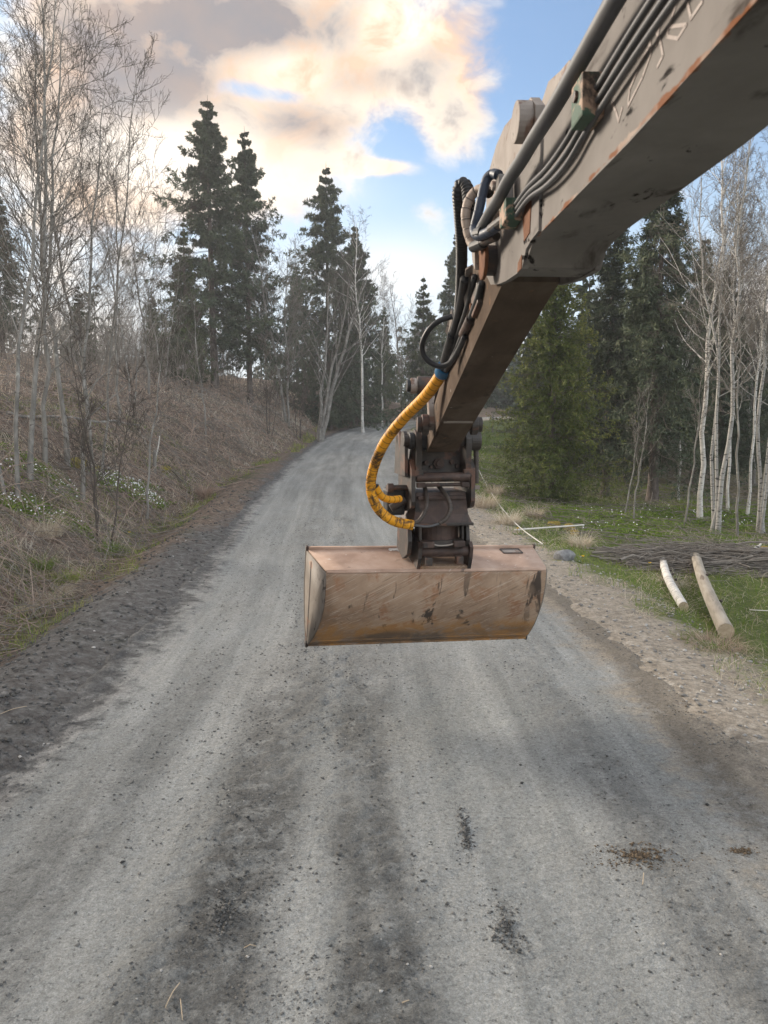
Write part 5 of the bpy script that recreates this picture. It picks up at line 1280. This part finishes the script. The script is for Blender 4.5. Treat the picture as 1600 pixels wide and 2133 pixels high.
# two logs lying in the grass
m_log = mat_noise('peeled_log', [(.3, (.21, .185, .15)), (.55, (.33, .295, .245)), (.8, (.43, .395, .34))], 3.2, rough=.8, bmp=.25, stretch=(3, 3, .5), spots=[((.16, .13, .10), 9, .60, .68, (3, 3, .25))])
m_logend = mat_noise('log_end', [(.3, (.32, .25, .17)), (.6, (.45, .37, .27)), (.8, (.52, .45, .35))], 18, rough=.85)
def log(p, q, r0, r1, mat, label, sd, knots=3):
    rg = np.random.default_rng(sd); a, b2 = Vector(p), Vector(q); d = b2 - a; L = d.length
    E = empty('log', p, 0, label=label, cat='log', group=None); E.rotation_mode = 'QUATERNION'; E.rotation_quaternion = d.to_track_quat('Z', 'Y')
    K = 22; n = 18; an = np.linspace(0, 2 * np.pi, n, endpoint=False); zz = np.linspace(0, L, K)
    rad_ = (r0 + (r1 - r0) * zz / L)[:, None] * (1 + .05 * (fbm(np.cos(an)[None] * 2 + zz[:, None] * 1.5, np.sin(an)[None] * 2 + 0 * zz[:, None], sd, 3) - .5) * 2)
    bend = .04 * np.sin(zz / L * 3.1)
    V = np.stack([rad_ * np.cos(an) + bend[:, None], rad_ * np.sin(an), np.repeat(zz[:, None], n, 1)], -1).reshape(-1, 3)
    i, j = np.meshgrid(np.arange(K - 1), np.arange(n), indexing='ij')
    F = np.stack([i * n + j, i * n + (j + 1) % n, (i + 1) * n + (j + 1) % n, (i + 1) * n + j], -1).reshape(-1, 4)
    obj('log_body', mesh_np('log_body', V, [F], mat, smooth=True), E)
    for zc, rr_, bb in ((0, r0, 0), (L, r1, 0)):
        bm = bmesh.new(); bmesh.ops.create_circle(bm, cap_ends=True, segments=18, radius=rr_ * .985, matrix=Matrix.Translation((0, 0, zc + (.003 if zc else -.003)))); obj('cut_end', bm_mesh('cut_end', bm, m_logend), E)
    for k in range(knots):
        z_ = L * (.2 + .65 * rg.random()); aa = rg.random() * 6.28; rr_ = r0 + (r1 - r0) * z_ / L
        bm = bmesh.new(); bm_cyl(bm, (rr_ * .9 * math.cos(aa), rr_ * .9 * math.sin(aa), z_), (rr_ * 1.18 * math.cos(aa), rr_ * 1.18 * math.sin(aa), z_ + .02), .022, 8, .012); obj('knot', bm_mesh('knot', bm, m_twig), E)
    return E
def gpz(px, py, dz): x, y = gp(px, py); return (x, y, gz(x, y) + dz)
a = gpz(1512, 1330, .075); b2 = gpz(1447, 1172, .10)
log(a, (b2[0], b2[1], b2[2] + .08), .086, .074, m_log, 'thicker peeled log lying in the grass, nearer the right edge', 5)
a = gpz(1424, 1272, .05); b2 = gpz(1380, 1180, .07)
log(a, (b2[0], b2[1], b2[2] + .04), .060, .062, m_birch, 'thinner birch log with black knots lying beside the thicker log', 6, 5)
# white pole, wire, fence post
m_pole = mat_noise('white_plastic', [(.3, (.58, .56, .53)), (.7, (.72, .70, .67))], 6, rough=.5, bmp=.05)
x0, y0 = gp(1072, 1108); x1, y1 = x0 + 1.45, y0 + .15
stick_thing('white_pole', (x0, y0, gz(x0, y0) + .04), (x1, y1, gz(x0, y0) + .12), .016, .016, m_pole, 'thin white plastic pole lying across the right verge', 'pole')
pts = []
for px, py in ((985, 955), (1005, 1000), (1030, 1045), (1060, 1085), (1090, 1115), (1130, 1145)):
    x, y = gp(px, py); pts.append((x, y, gz(x, y) + .10))
o = tube('fence_wire', [tuple(np.array(p) - np.array(pts[-1])) for p in pts], .009, m_pole, n=6, step=.1); o.location = pts[-1]
tag(o, 'white fence wire sagging along the right verge', 'wire')
x, y = gp(1560, 1290); x1, y1 = gp(1605, 1330)
o = tube('fence_wire', [(0, 0, 0), (.35, -.25, .02), (x1 - x + .4, y1 - y, .0)], .006, m_pole, n=6, step=.1); o.location = (x, y, gz(x, y) + .12)
tag(o, 'short white wire in the grass right of the logs', 'wire')
m_wood = mat_noise('grey_post_wood', [(.3, (.10, .09, .08)), (.6, (.19, .175, .155)), (.8, (.28, .26, .23))], 6, rough=.9, stretch=(2, 2, .4))
def post(px, D, h, label):
    x = place(px, D); o = empty('fence_post', (x, D, gz(x, D)), 0, label=label, cat='post')
    bm = bmesh.new(); bm_cyl(bm, (0, 0, -.1), (.02, 0, h), .05, 10, .045); obj('post_shaft', bm_mesh('post_shaft', bm, m_wood, .006), o)
    for zz_ in (h * .55, h * .85):
        bm = bmesh.new(); bm_cyl(bm, (-.065, -.02, zz_), (-.03, -.02, zz_), .022, 8); obj('insulator', bm_mesh('insulator', bm, m_rubber, .003), o)
    return o
post(1025, 62, 1.5, 'grey wooden fence post where the road comes back into view')
post(868, 70, 1.3, 'thin fence post beyond the bend left of the coupler')
# stones
m_rock = mat_noise('grey_rock', [(.3, (.13, .135, .14)), (.55, (.22, .225, .23)), (.8, (.32, .325, .33))], 12, rough=.9, bmp=.6, bdist=.02)
m_mossrock = mat_noise('mossy_rock', [(.3, (.14, .10, .02)), (.55, (.27, .20, .04)), (.8, (.36, .29, .09))], 16, rough=.95, bmp=.9, bdist=.02, spots=[((.16, .15, .14), 6, .62, .7, None)])
def rock(px, py, size, mat, label, sd, flat=.65, name='rock', group=None):
    x, y = gp(px, py); bm = bmesh.new(); bmesh.ops.create_icosphere(bm, subdivisions=3, radius=1)
    rg = random.Random(sd); ax = [Vector((rg.gauss(0, 1), rg.gauss(0, 1), rg.gauss(0, 1))).normalized() for _ in range(9)]; cut = [.62 + .3 * rg.random() for _ in ax]
    for v in bm.verts:
        p = v.co.copy()
        for a_, c_ in zip(ax, cut):
            e_ = p.dot(a_) - c_
            if e_ > 0: p -= a_ * e_ * .9
        p *= 1 + .05 * (float(vnoise(np.array([p.x * 4 + sd]), np.array([p.y * 4 + p.z * 3]), sd)[0]) - .5)
        v.co = Vector((p.x * size * (1 + .3 * rg.random() * 0), p.y * size * .8, p.z * size * flat))
    o = obj(name, bm_mesh(name, bm, mat, smooth=False)); o.location = (x, y, gz(x, y) + size * flat * .35); o.rotation_euler = (0, 0, rg.random() * 6)
    return tag(o, label, 'rock', group)
rock(1176, 1166, .20, m_rock, 'grey stone at the edge of the sand by the bucket', 3)
rock(1154, 1098, .19, m_mossrock, 'mossy stone above the white pole', 5)
rock(1186, 1106, .20, m_mossrock, 'mossy stone just under the tip of the white pole', 7)
rock(1197, 1117, .16, m_mossrock, 'lowest of the mossy stones by the white pole', 9)
rock(1590, 1166, .30, m_mossrock, 'yellowish mossy boulder at the right edge by the brush pile', 11)
rock(160, 970, .26, m_moss, 'moss-covered hump of wood above the white flowers', 13, .55)
rock(205, 985, .22, m_moss, 'small mossy hump at the foot of the dark sapling', 15, .6)
rock(345, 985, .24, m_moss, 'mossy stump foot below the broken stem', 17, .7)
# fallen trunk and broken stem on the bank
x0, y0 = gp(16, 880); x1, y1 = gp(292, 900)
stick_thing('fallen_trunk', (x0, y0, gz(x0, y0) + .22), (x1, y1, gz(x1, y1) + .22), .045, .025, m_aspen, 'thin pale fallen trunk lying across the left bank', 'fallen tree', wob=.04, sd=8)
x0, y0 = gp(322, 985)
o = empty('broken_stem', (x0, y0, gz(x0, y0)), 0, label='broken grey stem standing on the bank right of the white flowers', cat='stump')
tube('stem', [(0, 0, -.1), (.02, 0, .35), (.03, 0, .62)], .05, m_aspen, n=10, step=.05, parent=o)
tube('side_branch', [(.02, 0, .35), (.12, .02, .70), (.16, .05, 1.0)], .026, m_birch, n=8, step=.05, radf=lambda s: 1 - .6 * s / s[-1], parent=o)
tube('side_branch', [(.02, 0, .30), (.35, .0, .15), (.75, .1, -.25)], .012, m_twig, n=6, step=.05, parent=o)
# straw tufts and leafy tufts
def tuft(px, py, r, h, n, mat, label, sd, lo=.5, hi=1.0, group=None, name='grass_tuft', lift=(.7, 1.5)):
    rg = np.random.default_rng(sd); x, y = gp(px, py); z0 = gz(x, y)
    a = rg.random(n) * 6.283; q = np.sqrt(rg.random(n)) * r * .45
    base = np.stack([np.cos(a) * q, np.sin(a) * q, np.zeros(n)], 1)
    lf = lift[0] + (lift[1] - lift[0]) * rg.random(n)
    V, F, k = strips(base, a + rg.normal(size=n) * .5, lf, h * (.5 + .7 * rg.random(n)), np.full(n, max(.004, y * .00055)), .8 + 1.6 * rg.random(n), rg, 4)
    o = obj(name, mesh_np(name, V, [F], mat, attrs={'tint': np.repeat(lo + (hi - lo) * rg.random(n), k)})); o.location = (x, y, z0 - .01)
    return tag(o, label, 'grass tuft', group)
tuft(1012, 1058, .5, .55, 420, m_straw, 'straw-coloured grass tuft right beside the coupler', 31)
tuft(1062, 1092, .45, .48, 380, m_straw, 'straw-coloured tuft at the left end of the white pole', 32)
tuft(1112, 1078, .4, .42, 320, m_straw, 'pale tuft between the young spruce and the white pole', 33)
tuft(1208, 1140, .4, .45, 420, m_straw, 'round pale straw tuft below the mossy stones', 34, .65)
tuft(1030, 1030, .4, .42, 320, m_straw, 'small straw tuft high on the verge near the coupler', 35)
tuft(1490, 1345, .55, .36, 520, m_straw, 'tangled dead tuft at the near end of the thicker log', 36, .15, .8, lift=(.05, .9))
tuft(98, 1118, .5, .55, 420, m_straw, 'pale drooping tuft at the foot of the left bank', 37, .6)
tuft(105, 1235, .7, .40, 600, m_straw, 'bleached flattened tuft at the left road edge', 38, .5, 1.0, lift=(.05, .8))
tuft(85, 1185, .35, .35, 260, m_grass, 'green tuft in the ditch at the left', 39, .2, .6)
tuft(222, 1155, .35, .36, 300, m_grass, 'bright green tuft in the ditch below the white flowers', 40, .2, .6)
tuft(130, 1215, .5, .32, 320, m_grass, 'green and yellow tuft just above the bleached tuft', 41, .5, 1.0)
tuft(427, 1040, .35, .60, 240, m_straw, 'clump of cut dead stems at the left road edge', 42, .05, .5, lift=(1.1, 1.57))
tuft(40, 1262, .6, .35, 400, m_straw, 'flattened straw at the left edge beside the dark soil', 43, .4, .95, lift=(.05, .7))
tuft(1395, 1215, .5, .30, 360, m_straw, 'dry tuft left of the thinner log', 44, .5, 1.0, lift=(.1, 1.0))
# dandelions
def dandelion(px, py, label, sd):
    x, y = gp(px, py); o = empty('dandelion', (x, y, gz(x, y)), 0, label=label, cat='flower', group='dandelions')
    rg = np.random.default_rng(sd); n = 26; a = rg.random(n) * 6.28; d = np.stack([np.cos(a), np.sin(a), .35 + rg.random(n)], 1)
    V, F = blades(np.tile([[0, 0, .115]], (n, 1)), d, np.full(n, .032), np.full(n, .014), rg)
    obj('bloom', mesh_np('bloom', V, [F], m_yellow, attrs={'tint': np.repeat(rg.random(n), 4)}), o)
    tube('stalk', [(0, 0, 0), (0, .004, .06), (0, 0, .115)], .004, m_moss, n=6, parent=o)
    n = 9; a = rg.random(n) * 6.28; V, F = blades(np.zeros((n, 3)), np.stack([np.cos(a), np.sin(a), np.full(n, .25)], 1), np.full(n, .12), np.full(n, .025), rg)
    obj('leaves', mesh_np('leaves', V, [F], m_grass, attrs={'tint': np.full(n * 4, .3)}), o)
dandelion(1214, 1174, 'yellow dandelion just right of the grey stone', 1)
dandelion(1353, 1188, 'yellow dandelion left of the thinner log', 2)
dandelion(1078, 1114, 'yellow dandelion at the left end of the white pole', 3)
dandelion(270, 1122, 'orange-yellow bloom beside the green ditch tuft on the left', 4)
# clods, straws and pebbles on the road
m_clod = mat_tint('earth_clods', [(0, (.045, .036, .028)), (.4, (.10, .078, .056)), (.75, (.19, .145, .10)), (1, (.25, .20, .145))], .95, .1)
def clod_pile(px, py, rx, ry, n, label, sd, mat=None):
    rg = np.random.default_rng(sd); x, y = on_ray(px, py, .03); a = rg.random(n) * 6.283; q = np.minimum(np.abs(rg.normal(size=n)) * .75, 2.6)
    u = rx * q * np.cos(a); v = ry * q * np.sin(a); size = (.0018 + .009 * rg.random(n) ** 6) * np.maximum(1.3 - .5 * q, .5)
    zz_, _ = road_z(x + u, y + v); z0 = zz_.mean()
    me = stones('earth_clods', u, v, zz_ - z0 + size * .15 + .005 * np.maximum(1 - q, 0) * rg.random(n), size, np.clip(.15 + .5 * rg.random(n), 0, 1), rg, mat or m_clod, .75)
    o = obj('earth_clods', me); o.location = (x, y, z0)
    return tag(o, label, 'earth', kind='stuff')
clod_pile(1330, 1785, .26, .13, 1300, 'crumbled brown earth dropped on the right of the road', 51)
clod_pile(1545, 1770, .10, .06, 300, 'small crumbs of brown earth near the right edge', 52)
clod_pile(970, 1730, .06, .34, 700, 'streak of dark crumbs in the right wheel track', 53, m_stone)
clod_pile(1055, 1930, .10, .28, 700, 'second streak of dark crumbs nearer the viewer', 54, m_stone)
clod_pile(1500, 1470, .5, .22, 900, 'brown earth spilled on the sandy right shoulder', 55)
clod_pile(470, 1900, .16, .40, 1200, 'loose dark lumps between the wheel tracks', 56, m_stone)
for k, (px, py, an, L, lab) in enumerate([(360, 2080, 1.4, .13, 'pale straw lying near the bottom edge of the road'), (378, 2105, 1.9, .11, 'curved straw beside the pale straw at the bottom edge'), (521, 1975, .2, .05, 'short pale straw on the loose gravel'),
                                         (1340, 1835, 1.2, .10, 'thin twig stuck in the crumbled earth'), (845, 2095, .4, .03, 'tiny pale chip on the dark gravel near the bottom'), (28, 1502, .9, .22, 'thin dead twig on the dark soil at the left edge'), (240, 1158, .05, .9, 'long straw stem lying in the left ditch'), (275, 1180, .5, .45, 'pale stem pointing at the road from the left ditch')]):
    x, y = on_ray(px, py, .03); zz_ = max(float(road_z(np.array([x]), np.array([y]))[0][0]), gz(x, y))
    o = tube('straw', [(-L / 2 * math.cos(an), -L / 2 * math.sin(an), .004), (0, 0, .016), (L / 2 * math.cos(an), L / 2 * math.sin(an), .006)], .0022 if L < .3 else .006, m_logend, n=6, step=.02)
    o.location = (x, y, zz_ + .004); tag(o, lab, 'straw')
for k, (px, py, r_, lab) in enumerate([(699, 1386, .012, 'pale yellowish pebble just below the bucket'), (690, 1474, .010, 'white pebble left of the wheel marks below the bucket'), (706, 1785, .018, 'rounded grey pebble on the dark middle strip'), (1474, 1672, .016, 'dark clod alone on the right of the road'), (1088, 1627, .016, 'flat dark clod right of the middle'), (254, 1790, .014, 'dark pebble on the left wheel track'), (516, 1710, .014, 'dark clod at the left gravel strip')]):
    x, y = on_ray(px, py, .03); zz_ = float(road_z(np.array([x]), np.array([y]))[0][0])
    rg = np.random.default_rng(300 + k); tn = .95 if 'white' in lab or 'pale' in lab else (.45 if 'grey' in lab else .12)
    o = obj('pebble', stones('pebble', np.zeros(1), np.zeros(1), np.zeros(1), np.array([r_]), np.array([tn]), rg)); o.location = (x, y, zz_ + r_ * .3); tag(o, lab, 'pebble')

# ------------------------------------------------------------------ evening haze in the air
m_haze = bpy.data.materials.new('haze'); m_haze.use_nodes = True
t = NT(m_haze.node_tree); t.n.clear()
pv_ = t.new('ShaderNodeVolumePrincipled'); pv_.inputs['Color'].default_value = (.93, .95, 1.0, 1); pv_.inputs['Density'].default_value = .0010; pv_.inputs['Anisotropy'].default_value = .3
out_ = t.new('ShaderNodeOutputMaterial'); t.l.new(pv_.outputs[0], out_.inputs['Volume'])
bm = bmesh.new(); bm_box(bm, (0, 180, 20), (490, 490, 54))
tag(obj('haze', bm_mesh('haze', bm, m_haze)), 'thin evening haze in the air over the road', 'haze', kind='stuff')
